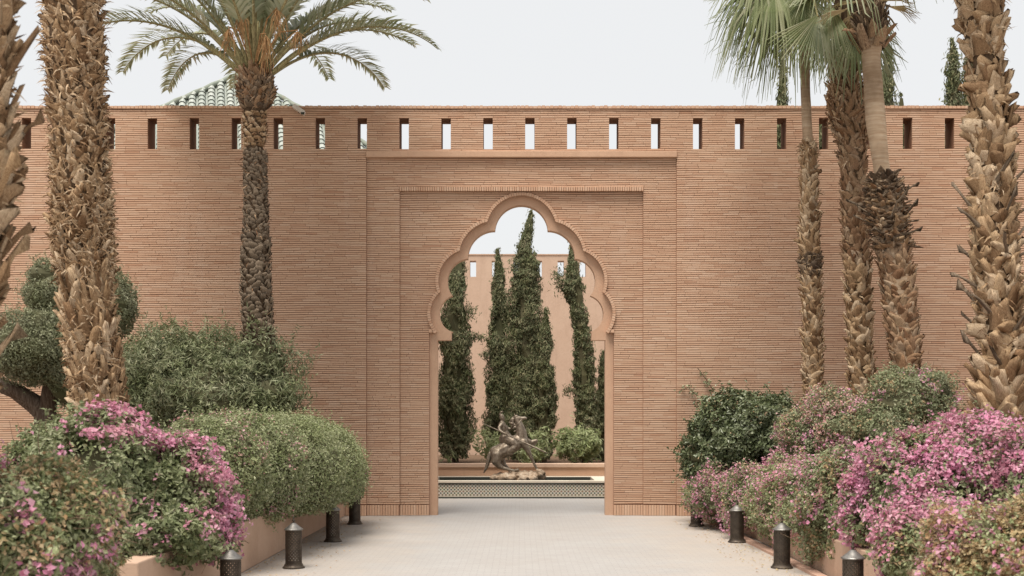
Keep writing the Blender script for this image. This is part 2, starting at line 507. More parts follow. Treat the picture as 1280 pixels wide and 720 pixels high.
D1, D2, DS = .05, .10, .175                       # recess of the portal, of its inner panel, of the plaster arch
PITCH, BH, Z0, ZTOP = .0362, .0262, .19, 6.675
XL, XR = -12.5, 12.5
ROWS = int((ZTOP - Z0) / PITCH)
slots = [(33 + 52.45 * k) for k in range(-2, 26)]
def snap(z): return Z0 + round((z - Z0) / PITCH) * PITCH
SZ0, SZ1 = snap(zw(185)), snap(zw(148.5))
PZ0, PZ1 = snap(zw(198.5)), snap(zw(189.6))        # plaster band
CZ0, CZ1 = snap(zw(237.3)), snap(zw(232.6))        # header course over the inner panel
core, bricks = MB(), MB()
rb = random.Random(3)
for r in range(-1, ROWS):
    za, zb = (0, Z0) if r < 0 else (Z0 + r * PITCH, Z0 + (r + 1) * PITCH)
    zc = (za + zb) / 2
    rowj = rb.uniform(-.0009, .0009)
    ya, yb = HY - (zb - EYE) / PXM, HY - (za - EYE) / PXM
    cuts = []                                      # open spans in this row, for core and for bricks
    hwc = max(halfw(ya, OFFB), halfw(yb, OFFB), halfw((ya + yb) / 2, OFFB)) * PXM if yb > 243 else 0
    hwb = halfw((ya + yb) / 2, OFFR) * PXM if yb > 240 else 0
    if zc < zw(414): hwb = 116 * PXM
    spans_c, spans_b = [], []
    if hwc > 0: spans_c.append((AX - hwc, AX + hwc))
    if hwb > 0: spans_b.append((AX - hwb, AX + hwb))
    if SZ0 - .001 < za and zb < SZ1 + .001:
        for sx in slots:
            c = at(sx, 0, YW).x
            spans_c.append((c - .078, c + .078)); spans_b.append((c - .076, c + .076))
    if PZ0 - .001 < za and zb < PZ1 + .001: spans_b.append((AX - 194 * PXM, AX + 194 * PXM))
    if CZ0 - .001 < za and zb < CZ1 + .001: spans_b.append((AX - 153 * PXM, AX + 153 * PXM))
    marks = [AX - 194 * PXM, AX - 152.6 * PXM, AX + 152.6 * PXM, AX + 194 * PXM]
    def dep(x):
        d = abs(x - AX) / PXM
        if zc > PZ1: return 0
        if d > 194: return 0
        if d < 152.6 and zc < CZ0 + .001: return D2
        return D1
    for spans, isb in ((spans_c, False), (spans_b, True)):
        edges = sorted(set([XL, XR] + marks + [e for s in spans for e in s]))
        runs = []
        for a, b in zip(edges, edges[1:]):
            mid = (a + b) / 2
            if b - a < .004 or any(s[0] < mid < s[1] for s in spans): continue
            if runs and abs(runs[-1][1] - a) < 1e-6 and runs[-1][2] == dep(mid): runs[-1][1] = b
            else: runs.append([a, b, dep(mid)])
        for a, b, d in runs:
            if not isb:
                core.box(a, b, YW + d + .021, YW + .42, za, zb)
            elif r < 0:
                x = a
                while x < b - .015:                # soldier course at the foot of the wall
                    x1 = min(x + .044, b)
                    q = rb.uniform(-.002, .002)
                    bricks.box(x + .003, x1 - .003, YW + d + q - .004, YW + d + .03, .004, Z0 - .014)
                    x = x1
            else:
                x = a
                first = True
                while x < b - 1e-6:
                    L = rb.uniform(.17, .33)
                    if first: L *= rb.uniform(.3, 1); first = False
                    x1 = x + L
                    if b - x1 < .07: x1 = b
                    q = rb.uniform(-.002, .002)
                    j = rb.uniform(-.001, .001); k = rb.uniform(-.001, .001)
                    gp = rb.choice((.001, .0015, .004))
                    p0, p1, y0, y1 = x + gp, x1 - .001, YW + d + q, YW + d + .03
                    wob = lambda xx: .0045 * math.sin(xx * 1.3 + r * .11) + .003 * math.sin(xx * 3.7 + r * .23) + .0008 * math.sin(xx * 7 + r * 1.7)
                    zz = za + (PITCH - BH) / 2 + rowj; j += wob(x); k += wob(x1)
                    bricks.hexa([(p0, y0, zz + j), (p1, y0, zz + k), (p1, y1, zz + k), (p0, y1, zz + j),
                                 (p0, y0, zz + BH + j), (p1, y0, zz + BH + k), (p1, y1, zz + BH + k), (p0, y1, zz + BH + j)])
                    x = x1
core.build("wall_core", M['mortar'], wall)
tag(bricks.build("brick_courses", M['brick'], wall), kind='stuff')
hd = MB()                                           # header bricks: panel cornice, arch rim, coping
x = AX - 152.6 * PXM
while x < AX + 152.6 * PXM - .02:
    hd.box(x + .004, x + .034, YW + D1 - .045, YW + D2 + .02, CZ0 + .002, CZ1 - .004); x += .0385
rim = MB()
for s in (1, -1):
    for cx, cy, r, a0, a1 in arcs(OFFB):
        n = max(2, int(abs(a1 - a0) * (r + 1.8) * PXM / .041))
        for i in range(n):
            b0, b1 = a0 + (a1 - a0) * (i + .06) / n, a0 + (a1 - a0) * (i + .94) / n
            pts = []
            for yy in (YW + D2 - .036 + rb.uniform(-.003, .003), YW + D2 + .06):
                for rr, b in ((r - .2, b0), (r + 3.6, b0), (r + 3.6, b1), (r - .2, b1)):
                    pts.append((AX + s * (cx + rr * math.cos(b)) * PXM, yy, zw(cy + rr * math.sin(b))))
            rim.hexa(pts)
    for x0, x1 in ((107.5, 111.6), (112.0, 116.3)):
        a, b = sorted((AX + s * x0 * PXM, AX + s * x1 * PXM))
        rim.box(a + .002, b - .002, YW + D2 - .03, YW + D2 + .09, zw(415.2), zw(411.2))
tag(rim.build("arch_rim", M['brick'], wall), kind='stuff')
tag(hd.build("panel_cornice", M['brick'], wall), kind='stuff')
cp = MB(); x = XL
ct = MB(); ct.box(XL, XR, YW - .012, YW + .40, ZTOP + .001, ZTOP + .040); ct.build("coping_bed", M['brick'], wall)
while x < XR:
    cp.box(x + .005, x + .060, YW - .024 + rb.uniform(-.004, .004), YW + .42, ZTOP + .002, ZTOP + .046 + rb.uniform(-.006, .006)); x += .068
tag(cp.build("wall_coping", M['brick'], wall), kind='stuff')
lb = MB(); lb.box(AX - 193.8 * PXM, AX + 194.2 * PXM, YW - .035, YW + .05, PZ0 + .003, PZ1 - .003)
lb.build("plaster_band", M['plaster'], wall, bevel=.008)
# plaster arch: strip between the lobed opening and the brick rim
ar = MB()
def half_profile(off, n=14):
    pts = []
    for cx, cy, r, a0, a1 in arcs(off):
        for i in range(n + 1):
            a = a0 + (a1 - a0) * i / n
            pts.append((cx + r * math.cos(a), cy + r * math.sin(a)))
    return pts
inn = half_profile(0) + [(88.4, 415), (88.4, 424.4), (105.8, 424.4), (105.8, 645.0)]
outp = half_profile(16.5) + [(119, 415), (119, 424.0), (119, 424.6), (119, 645.0)]
fr, bk = YW + DS, YW + DS + .20
for s in (1, -1):
    P = lambda p, yy: (AX + s * p[0] * PXM, yy, zw(p[1]))
    n = len(inn)
    vv = [P(p, fr) for p in inn] + [P(p, fr) for p in outp] + [P(p, bk) for p in inn] + [P(p, bk) for p in outp]
    ff = []
    for i in range(n - 1):
        ff += [(i, n + i, n + i + 1, i + 1), (2 * n + i, 2 * n + i + 1, 3 * n + i + 1, 3 * n + i), (i, i + 1, 2 * n + i + 1, 2 * n + i)]
    ff = [f if s > 0 else f[::-1] for f in ff]
    ar.add(vv, ff)
ar.build("lobed_arch", M['plaster'], wall)
# weathered foot of the jambs
# light fitting on the wall
cm = empty("floodlight", at(372, 139, YW - .1), "small white floodlight fitting high on the wall beside the date palm", "light fitting")
c = at(373, 138, YW - .12)
m = MB(); m.hexa([tuple(c + Vector(v)) for v in ((-.10, -.07, .045), (.09, -.07, -.085), (.09, .05, -.085), (-.10, .05, .045), (-.055, -.07, .10), (.115, -.07, -.02), (.115, .05, -.02), (-.055, .05, .10))])
m.build("housing", M['white'], cm, bevel=.012)
m = MB(); m.box(c.x + .055, c.x + .11, c.y - .085, c.y - .068, c.z - .085, c.z - .05); m.build("lens", M['darktile'], cm)
m = MB(); m.box(c.x - .02, c.x + .02, c.y + .052, YW + .01, c.z - .01, c.z + .03); m.build("bracket", M['iron'], cm)

# ------------------------------------------------------------------ courtyard beyond the gate
YP = 24.0
pool = empty("fountain_pool", (AX, YP, 0), "low rectangular pool with a patterned tile front beyond the arch", "pool")
PX0, PX1 = at(500, 0, YP).x, at(790, 0, YP).x
ztop = EYE - (601 - HY) * YP / F
m = MB(); m.box(PX0, PX1, YP, YP + .05, .05, ztop - .075); m.build("tile_front", M['zellige'], pool)
m = MB(); m.box(PX0, PX1, YP - .012, YP + .045, 0, .028); m.build("dark_plinth", M['darktile'], pool)
m = MB(); m.box(PX0, PX1, YP - .006, YP + .045, .031, .049); m.build("lower_border", M['stone'], pool)
m = MB(); m.box(PX0, PX1, YP - .008, YP + .045, ztop - .073, ztop - .045); m.build("upper_border", M['darktile'], pool)
m = MB(); m.box(PX0, PX1, YP - .03, YP + .22, ztop - .043, ztop); m.build("front_rim", M['stone'], pool, bevel=.006)
m = MB(); m.box(PX0, PX1, 25.75, 26.0, 0, ztop); m.build("back_rim", M['stone'], pool, bevel=.006)
xr0 = at(741, 0, 24.9).x
m = MB(); m.box(xr0, PX1, YP + .222, 25.748, 0, ztop - .002); m.build("side_rim", M['stone'], pool)
xl0 = at(546, 0, 24.9).x
m = MB(); m.box(PX0, xl0, YP + .222, 25.748, 0, ztop - .002); m.build("side_rim", M['stone'], pool)
m = MB(); m.box(xl0 + .002, xr0 - .002, 25.735, 25.747, .0, ztop - .012); m.box(xl0 + .002, xr0 - .002, YP + .223, YP + .235, .0, ztop - .03); m.build("pool_lining", M['darktile'], pool)
m = MB(); m.box(xl0 + .002, xr0 - .002, YP + .236, 25.733, .05, ztop - .12); m.build("water", M['water'], pool)
tw = empty("garden_wall", (AX, 26.0, 0), "low plaster wall with a pale cap behind the pool", "wall")
YB = 26.0
zc1 = EYE - (579.5 - HY) * YB / F
m = MB(); m.box(-6, 6, YB + .006, YB + .22, 0, zc1 - .085); m.build("wall_face", M['plaster'], tw)
m = MB(); m.box(-6, 6, YB - .035, YB + .25, zc1 - .083, zc1); m.build("wall_cap", M['plaster_far'], tw, bevel=.01)
m = MB(); m.box(-6, 6, YB + .222, 37.5, 0, zc1 - .16); tag(m.build("garden_bed", M['soil']), kind='structure')
YR = 37.6
def zr(y): return EYE - (y - HY) * YR / F
bw = empty("rear_wall", (AX, YR, 0), "smooth pink plaster wall with small slots behind the cypresses", "wall")
m = MB()
sl = [591.2 + 27.45 * k for k in range(-9, 16)]
e = []
z0s, z1s, zt = zr(346), zr(326), zr(319.2)
xs = [at(s, 0, YR).x for s in sl]
a = -13.0
m.box(-13, 13, YR, YR + .4, 0, z0s)
m.box(-13, 13, YR, YR + .4, z1s, zt)
for xx in xs:
    if -12.8 < xx < 12.8:
        m.box(a, xx - .098, YR, YR + .4, z0s, z1s); a = xx + .098
m.box(a, 13, YR, YR + .4, z0s, z1s)
m.build("wall_body", M['plaster_far'], bw)
m = MB(); m.box(-13, 13, YR - .02, YR + .42, zt + .002, zt + .04); m.build("wall_cap", M['plaster'], bw)

# pavilion with a green glazed tile roof behind the wall
ap = at(298, 96, 27.0)
pav = empty("pavilion", (ap.x, ap.y, 0), "pavilion behind the wall with a low hipped roof of pale green barrel tiles", "building")
s_, hgt, phi = 4.5, 3.55, math.radians(15)
R2 = Matrix.Rotation(phi, 3, 'Z')
zb_ = ap.z - hgt
m = MB()
wb = s_ - 1.7
cor = [Vector((-wb, -wb, 0)), Vector((wb, -wb, 0)), Vector((wb, wb, 0)), Vector((-wb, wb, 0))]
cw = [R2 @ c + Vector((ap.x, ap.y, 0)) for c in cor]
m.hexa([tuple(c) for c in cw] + [(c.x, c.y, zb_ + 1.1) for c in cw]); m.build("pavilion_wall", M['plaster_far'], pav)
m = MB()
tl = MB()
slope = math.hypot(s_, hgt)
for q in range(4):
    Rq = R2 @ Matrix.Rotation(math.pi / 2 * q, 3, 'Z')
    def fp(u, v, hh):                                # u along the eave, v 0 eave..1 apex, hh above the plane
        nrm = Vector((0, -hgt, s_)).normalized()
        p = Vector((u, -s_ * (1 - v), hgt * v)) + nrm * hh
        return Rq @ p + Vector((ap.x, ap.y, zb_))
    m.add([tuple(fp(-s_, 0, 0)), tuple(fp(s_, 0, 0)), tuple(fp(0, 1, 0))], [(0, 1, 2)])
    if q in (1, 2): continue
    pitch, tlen = .20, .20
    u = -s_ + pitch / 2
    while u < s_:
        vmax = 1 - abs(u) / s_
        k = 0
        while True:
            v0, v1 = k * tlen / slope, (k * tlen + tlen * 1.12) / slope
            if v0 > vmax: break
            v1 = min(v1, vmax + .02)
            rr = .072
            vv = []
            for vq, ex in ((v0, .022), (v1, .0)):
                for i in range(6):
                    a = math.pi * i / 5
                    vv.append(tuple(fp(u + math.cos(a) * (rr + ex * .4), vq, .012 + ex + math.sin(a) * rr)))
            tl.add(vv, [(i, i + 1, i + 7, i + 6) for i in range(5)] + [(0, 6, 11, 5)])
            k += 1
        u += pitch
m.build("roof_deck", M['glaze'], pav)
tag(tl.build("roof_tile_field", M['glaze'], pav), kind='stuff')
m = MB()
for q in range(4):
    Rq = R2 @ Matrix.Rotation(math.pi / 2 * q, 3, 'Z')
    a = Rq @ Vector((-s_, -s_, 0)) + Vector((ap.x, ap.y, zb_ + .06)); b = ap + Vector((0, 0, .06))
    m.tube([a.lerp(b, i / 24) + Vector((0, 0, .02 * (i % 2))) for i in range(25)], .055, 8)
m.build("hip_ridge", M['ridge'], pav, smooth=True)

# ------------------------------------------------------------------ foliage
def blob(x, y, Y, rxp, rzp, ry):
    c = at(x, y, Y)
    return (c.x, c.y, c.z, rxp * Y / F, ry, rzp * Y / F)

def blob_points(blobs, n, rng, depth=.25, lump=.05, wl=.45, seed=0, zmin=None, gap=None):
    B = np.array(blobs)
    area = (B[:, 3] * B[:, 4] + B[:, 3] * B[:, 5] + B[:, 4] * B[:, 5])
    idx = rng.choice(len(B), size=int(n * 1.9), p=area / area.sum())
    d = unit(rng.normal(size=(len(idx), 3)))
    b = B[idx]
    r = 1 - depth * rng.random(len(idx)) ** 1.8
    P = b[:, :3] + d * b[:, 3:] * r[:, None]
    N = unit(d / b[:, 3:])
    keep = np.ones(len(P), bool)
    for j in range(len(B)):
        q = np.sum(((P - B[j, :3]) / B[j, 3:]) ** 2, axis=1)
        keep &= ~((q < (1 - depth * .9) ** 2) & (idx != j))
    if zmin is not None: keep &= P[:, 2] > zmin
    if gap is not None: keep &= vnoise(P, gap[0], seed + 91) > gap[1]
    P, N = P[keep][:n], N[keep][:n]
    P = P + N * (lump * vnoise(P, wl, seed) + lump * .5 * vnoise(P, wl * .35, seed + 5))[:, None]
    return P, N

def leaf_verts(P, N, L, W, rng, up=.5, spread=.8, axis_up=0.0):
    n = len(P)
    z = np.array([0, 0, 1.0])
    nn = unit(N + up * z + rng.normal(size=(n, 3)) * spread)
    ax = rng.normal(size=(n, 3)) + axis_up * (z + .6 * N)
    d = unit(ax - np.sum(ax * nn, axis=1, keepdims=True) * nn)
    s = np.cross(nn, d)
    l = (L * rng.uniform(.65, 1.25, n))[:, None]
    w_ = (W * rng.uniform(.7, 1.2, n))[:, None]
    v = np.empty((n, 4, 3))
    v[:, 0] = P - d * l * .5
    v[:, 1] = P + s * w_ * .5 + nn * w_ * .18 - d * l * .06
    v[:, 2] = P + d * l * .5 - nn * l * .10
    v[:, 3] = P - s * w_ * .5 + nn * w_ * .18 - d * l * .06
    return v.reshape(-1, 3)

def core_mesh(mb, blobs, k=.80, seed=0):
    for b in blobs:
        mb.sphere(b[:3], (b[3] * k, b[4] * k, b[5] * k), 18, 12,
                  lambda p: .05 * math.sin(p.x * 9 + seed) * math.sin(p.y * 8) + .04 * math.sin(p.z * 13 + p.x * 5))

def shrub(name, blobs, layers, label, cat, group=None, seed=0, base_z=0.0, zmin=None, core=.80, twigs=0, stems=None, lump=.05, wl=.45, gap=None, depth=.25, shoots=None, shoot_len=.10):
    """layers: (part name, material, count, leaf length, leaf width, mask(P,N)->bool or None, kwargs)"""
    rng = np.random.default_rng(100 + seed)
    if shoots is None: shoots = int(sum(l[2] for l in layers[:2]) / 55)
    c = np.mean(np.array(blobs)[:, :3], axis=0)
    o = empty(name, (c[0], c[1], base_z), label, cat, group)
    first = None
    for part, mat, n, L, W, mask, kw in layers:
        kw = dict(kw)
        cl = kw.pop('cluster', 0)
        dp = kw.pop('depth', depth)
        out = kw.pop('out', 0.0)
        P, N = blob_points(blobs, n, rng, dp, lump, wl, seed, zmin, kw.pop('gap', gap))
        if mask is not None:
            k = mask(P, N); P, N = P[k], N[k]
        if out: P = P + N * out
        if cl:
            kk = rng.integers(int(cl * .5), int(cl * 1.5) + 1, len(P))
            P = np.repeat(P, kk, axis=0); N = np.repeat(N, kk, axis=0)
            P = P + rng.normal(size=P.shape) * kw.pop('cr', .035)
        if len(P) == 0: continue
        mb = MB(); mb.quads(leaf_verts(P, N, L, W, rng, **kw))
        tag(mb.build(part, M[mat], o), kind='stuff')
    if shoots:
        P, N = blob_points(blobs, shoots, rng, .05, lump, wl, seed, zmin)
        d = unit(N + np.array([0, 0, .55]) + rng.normal(size=P.shape) * .45)
        Q = []; QN = []
        Ls = rng.uniform(.5, 1.6, len(P)) * shoot_len
        for t in np.linspace(.1, 1, 6):
            Q.append(P + d * (Ls * t)[:, None] + rng.normal(size=P.shape) * .012); QN.append(unit(d + rng.normal(size=P.shape) * .7))
        lay0 = layers[0]
        mb = MB(); mb.quads(leaf_verts(np.concatenate(Q), np.concatenate(QN), lay0[3] * .9, lay0[4] * .9, rng, spread=.6, axis_up=.8))
        tag(mb.build("leafy_shoots", M[lay0[1]], o), kind='stuff')
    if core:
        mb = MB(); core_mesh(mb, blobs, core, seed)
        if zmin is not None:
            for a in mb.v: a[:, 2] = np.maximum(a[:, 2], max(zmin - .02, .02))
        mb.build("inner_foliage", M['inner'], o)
    if twigs:
        P, N = blob_points(blobs, twigs, rng, .1, lump, wl, seed, zmin)
        mb = MB()
        for p, q in zip(P, N):
            p = Vector(p); q = Vector(q)
            d = (q + Vector(rng.normal(size=3)) * .7 + Vector((0, 0, .3))).normalized()
            L = rng.uniform(.12, .34)
            b = p - q * .08
            e1 = b + d * L * .5 + Vector(rng.normal(size=3)) * .02
            mb.tube([b, e1, b + d * L + Vector((0, 0, -.03))], [.004, .003, .0015], 4, False)
        tag(mb.build("twig_tangle", M['twig'], o), kind='stuff')
    if stems:
        for pts, r0, r1 in stems:
            n = len(pts); mb = MB()
            mb.tube(pts, [r0 + (r1 - r0) * i / (n - 1) for i in range(n)], 7)
            mb.build("stem", M['bark'], o, smooth=True)
    return o

def nmask(thr, wl, seed, f=None):
    def k(P, N):
        v = vnoise(P, wl, seed)
        if f is not None: v = v + f(P, N)
        return v > thr
    return k
def px(P): return CX + P[:, 0] * F / P[:, 1]
def py(P): return HY - (P[:, 2] - EYE) * F / P[:, 1]

def near_line(P, line, width):
    x, y = px(P), py(P)
    d = np.full(len(P), 1e9)
    for (x0, y0), (x1, y1) in zip(line, line[1:]):
        t = np.clip(((x - x0) * (x1 - x0) + (y - y0) * (y1 - y0)) / ((x1 - x0) ** 2 + (y1 - y0) ** 2), 0, 1)
        d = np.minimum(d, np.hypot(x - x0 - t * (x1 - x0), y - y0 - t * (y1 - y0)))
    return d / width

def bstems(x, y, z0, z1, n=5, spread=.35):
    r = random.Random(int(x * 100 + y * 10))
    out = []
    for i in range(n):
        a = r.uniform(0, 6.28)
        out.append(([Vector((x + r.uniform(-.1, .1), y + r.uniform(-.1, .1), z0)), Vector((x + math.cos(a) * spread * .5, y + math.sin(a) * spread * .5, (z0 + z1) / 2)), Vector((x + math.cos(a) * spread, y + math.sin(a) * spread, z1))], .025, .01))
    return out

# ---- left bed
A = [blob(36, 672, 7.4, 92, 84, .5), blob(-40, 655, 7.3, 85, 80, .5), blob(88, 700, 7.6, 46, 56, .4)]
shrub("bougainvillea", A, [
    ("leaf_cover", 'leaf_sage', 11000, .052, .026, None, {}),
    ("leaf_cover", 'leaf_boug', 7000, .055, .03, None, dict(depth=.45)),
    ("faded_bract", 'leaf_tan', 8500, .044, .03, nmask(-.0, .45, 13, lambda P, N: .9 * (N[:, 2] - .2)), dict(out=.02)),
    ("blossom", 'leaf_pink', 1000, .05, .038, nmask(.55, .32, 14, lambda P, N: .25 * (py(P) > 640)), dict(cluster=9, cr=.035, out=.03)),
], "blurred dried out bougainvillea in the near left corner, tan with few pink tufts", "shrub", "bougainvillea shrubs along the path", 1, zmin=.05, twigs=420, depth=.3, lump=.07, core=.55,
    stems=bstems(-3.4, 7.4, 0, .8))
B = [blob(125, 612, 10.4, 100, 96, .8), blob(205, 638, 10.7, 88, 86, .7), blob(75, 598, 10.7, 52, 70, .6), blob(208, 672, 9.9, 60, 36, .45)]
shrub("bougainvillea", B, [
    ("leaf_cover", 'leaf_boug', 24000, .062, .034, None, dict(gap=(.45, -.55))),
    ("leaf_cover", 'leaf_sage', 5200, .05, .026, nmask(.0, .6, 22, lambda P, N: .8 * N[:, 2] - .1), {}),
    ("blossom", 'leaf_pink', 9000, .046, .04, nmask(.18, .3, 23, lambda P, N: 1.1 - near_line(P, [(140, 516), (170, 526), (205, 545), (245, 574), (272, 604), (290, 645)], 19)), dict(cluster=6, cr=.03, out=.04)),
    ("blossom", 'leaf_pink', 800, .046, .04, nmask(.75, .3, 24, lambda P, N: .5 * (py(P) > 640) + .45 * (py(P) < 545)), dict(cluster=7, cr=.03, out=.03)),
], "large dark leaved bougainvillea with a pink band over its right shoulder, left planter", "shrub", "bougainvillea shrubs along the path", 2, zmin=.30, twigs=160, core=.60, lump=.06,
    stems=bstems(-3.6, 10.5, .4, 1.0) + [([at(132, 590, 9.72), at(130, 640, 9.68), at(140, 675, 9.62), at(160, 700, 9.5)], .008, .005)])
C1 = [blob(262, 590, 12.7, 72, 72, .9), blob(306, 588, 13.9, 78, 74, 1.0)]
shrub("bougainvillea", C1, [
    ("leaf_cover", 'leaf_sage', 36000, .042, .022, None, {}),
    ("leaf_cover", 'leaf_boug', 9000, .045, .025, None, {}),
    ("faded_bract", 'leaf_rose', 3600, .032, .026, nmask(.45, .5, 33, lambda P, N: .45 * (px(P) < 320) + .2 * N[:, 2]), dict(cluster=3, cr=.025, out=.01)),
    ("blossom", 'leaf_pink', 500, .036, .03, nmask(.95, .35, 34), dict(cluster=6, cr=.025, out=.02)),
], "clipped green bougainvillea with faded rose patches, just before the rounded green hedge", "shrub", "bougainvillea shrubs along the path", 3, zmin=.40, core=.85, stems=bstems(-3.6, 13.2, .4, 1.0), lump=.03)
C2 = [blob(348, 588, 15.2, 84, 72, 1.1), blob(380, 588, 16.5, 74, 67, 1.1), blob(398, 591, 17.6, 60, 60, .95)]
shrub("hedge", C2, [
    ("leaf_cover", 'leaf_sage', 52000, .040, .021, None, {}),
    ("leaf_cover", 'leaf_boug', 12000, .042, .023, None, {}),
    ("faded_bract", 'leaf_tan', 900, .03, .022, nmask(.75, .4, 43), {}),
    ("blossom", 'leaf_pink', 260, .036, .03, lambda P, N: (px(P) > 452) & (py(P) > 565) & (py(P) < 600), dict(cluster=6, cr=.03, out=.03)),
], "smooth rounded clipped green hedge ending beside the gateway, over the last two left bollards", "hedge", None, 4, zmin=.42, core=.87, stems=bstems(-3.2, 16.5, .4, 1.0), lump=.028)
D = [blob(205, 462, 18.1, 52, 46, .8), blob(255, 462, 18.0, 50, 42, .8), blob(318, 462, 17.6, 42, 40, .6), blob(338, 492, 17.6, 34, 34, .6), blob(168, 478, 18.0, 30, 42, .6), blob(260, 500, 17.5, 95, 45, .8)]
shrub("oleander", D, [
    ("leaf_cover", 'leaf_oleander', 26000, .115, .024, None, dict(axis_up=1.1, up=.3, spread=.7)),
], "wide oleander bush with long narrow leaves at the foot of the date palm", "shrub", None, 5, base_z=.42, zmin=.45, core=.78, stems=bstems(-4.6, 17.9, .42, 1.6, 7, .7), lump=.14, wl=.55, shoots=700, shoot_len=.2)
# cloud pruned olive
E1 = [blob(38, 434, 15.2, 52, 46, .55), blob(72, 442, 15.3, 28, 36, .4)]
E2 = [blob(142, 382, 16.0, 27, 42, .45)]
E3 = [blob(68, 368, 15.9, 40, 28, .4), blob(60, 345, 15.9, 22, 20, .3)]
E4 = [blob(88, 478, 15.5, 24, 28, .35)]
ol = shrub("olive_tree", E1 + E2 + E3 + E4, [
    ("leaf_cover", 'leaf_olive', 30000, .05, .017, None, dict(axis_up=.5, spread=.9)),
    ("shoot_tips", 'leaf_olive', 900, .075, .012, lambda P, N: N[:, 2] > .35, dict(axis_up=3.0, out=.09)),
], "cloud pruned olive tree with grey green leaf balls and dark forking trunk", "tree", None, 6, base_z=.42, core=.86, lump=.035)
m = MB()
b0 = at(62, 560, 15.5); b0.z = .42
m.tube([b0, at(58, 520, 15.5), at(44, 505, 15.5), at(18, 488, 15.4), at(-15, 476, 15.3)], [.17, .15, .13, .105, .08], 9, jitter=.12, rng=rb)
m.tube([at(58, 522, 15.5), at(62, 490, 15.45), at(66, 455, 15.4)], [.12, .10, .07], 8, jitter=.12, rng=rb)
m.tube([at(60, 510, 15.5), at(85, 470, 15.7), at(118, 430, 15.9), at(138, 400, 16.0)], [.09, .075, .06, .045], 8, jitter=.1, rng=rb)
m.tube([at(64, 470, 15.45), at(66, 410, 15.7), at(66, 378, 15.9)], [.07, .055, .04], 8, jitter=.1, rng=rb)
m.build("trunk", M['bark'], ol, smooth=True)

# ---- right bed
def boug_r(blobs, label, seed, pink, tan, green, leaf='leaf_boug', n=12000, L=.045, zmin=.06, pthr=.2, tthr=.2, wl=.45, pf=None, tf=None, clust=5, twigs=0, cat="shrub", x=None, y=None, rose=0, rthr=.3, core=.80, gap=None):
    lay = [("leaf_cover", leaf, green, L, L * .55, None, dict(gap=gap))]
    if tan: lay.append(("faded_bract", 'leaf_tan', tan, L * .8, L * .55, nmask(tthr, wl, seed * 10 + 1, tf), {}))
    if rose: lay.append(("rose_bract", 'leaf_rose', rose, L * .78, L * .62, nmask(rthr, wl, seed * 10 + 3), dict(cluster=3, cr=.025, out=.01)))
    if pink: lay.append(("blossom", 'leaf_pink', pink, L * .85, L * .72, nmask(pthr, wl, seed * 10 + 2, pf), dict(cluster=clust, cr=.03, out=.025)))
    c = np.mean(np.array(blobs)[:, :3], axis=0)
    return shrub("bougainvillea", blobs, lay, label, cat, "bougainvillea shrubs along the path", seed, zmin=zmin, twigs=twigs, core=core, lump=.085, wl=.4,
                 stems=bstems(max(c[0], 3.3), c[1], .3, .9))
boug_r([blob(901, 620, 17.5, 36, 32, .9), blob(940, 622, 16.2, 34, 36, .8)],
       "low bougainvillea by the farthest right bollard, rose and tan among green leaves", 11, 2400, 3600, 12000, zmin=.06, pthr=.1, tthr=-.1, rose=3400, rthr=-.1)
boug_r([blob(985, 630, 14.7, 43, 50, .9), blob(1016, 630, 13.8, 46, 57, .8)],
       "sage green bougainvillea with a rose crest, behind the middle bollard on the right", 12, 3600, 5200, 17000, leaf='leaf_sage', zmin=.10, pthr=.3, tthr=.0, pf=lambda P, N: 1.2 * (N[:, 2] - .5), rose=3600, rthr=.1)
boug_r([blob(1060, 640, 12.5, 58, 72, .8)],
       "tan and olive bougainvillea beside the nearest full right bollard, woody below", 13, 1500, 11000, 14000, zmin=.12, pthr=.6, tthr=-.2, pf=lambda P, N: .9 * (N[:, 2] - .5), twigs=200, L=.05, rose=1700, rthr=.3)
boug_r([blob(1148, 628, 11.1, 82, 82, .8), blob(1226, 612, 10.9, 92, 84, .8), blob(1108, 640, 11.3, 48, 68, .55), blob(1150, 692, 9.9, 50, 56, .45), blob(1190, 692, 9.6, 52, 55, .45), blob(1300, 635, 10.6, 85, 92, .8)],
       "biggest bougainvillea, a mound covered in magenta flowers under the thick right palm", 14, 12500, 11000, 32000, zmin=.15, pthr=-.12, tthr=.15, pf=lambda P, N: .45 * (N[:, 2] - .2), clust=6, L=.05, twigs=150, core=.78, gap=(.4, -.85))
boug_r([blob(1250, 708, 8.3, 96, 66, .55), blob(1325, 705, 8.0, 90, 72, .55)],
       "blurred tan dried bougainvillea in the near right corner, pink fringe on its left", 15, 2400, 32000, 2600, leaf='leaf_sage', zmin=.05, pthr=.35, tthr=-.9, pf=lambda P, N: .8 * (px(P) < 1185) + .35 * (N[:, 2] > .8) - .9 * (px(P) > 1205) * (N[:, 2] < .8), L=.045, twigs=500)
Hh = [blob(930, 543, 18.3, 64, 52, .85), blob(888, 566, 18.4, 34, 44, .6), blob(972, 548, 18.0, 38, 50, .7)]
shrub("shrub", Hh, [
    ("leaf_cover", 'leaf_dark', 24000, .075, .04, None, dict(spread=.6)),
    ("faded_bract", 'leaf_tan', 1500, .05, .03, nmask(.55, .4, 161, lambda P, N: .8 * (px(P) < 895) - .1), {}),
], "dark glossy leaved shrub against the wall right of the gateway", "shrub", None, 16, base_z=.33, zmin=.36, core=.66, stems=bstems(3.4, 18.4, .33, 1.0), lump=.11, wl=.55, shoots=260, shoot_len=.14)
boug_r([blob(1048, 534, 16.2, 46, 46, .75), blob(1003, 552, 16.5, 30, 42, .6)],
       "orange and rose bougainvillea at the feet of the two slender palms", 17, 1700, 6000, 10000, leaf='leaf_oleander', zmin=.36, pthr=.4, tthr=-.1, rose=3400, rthr=.0)
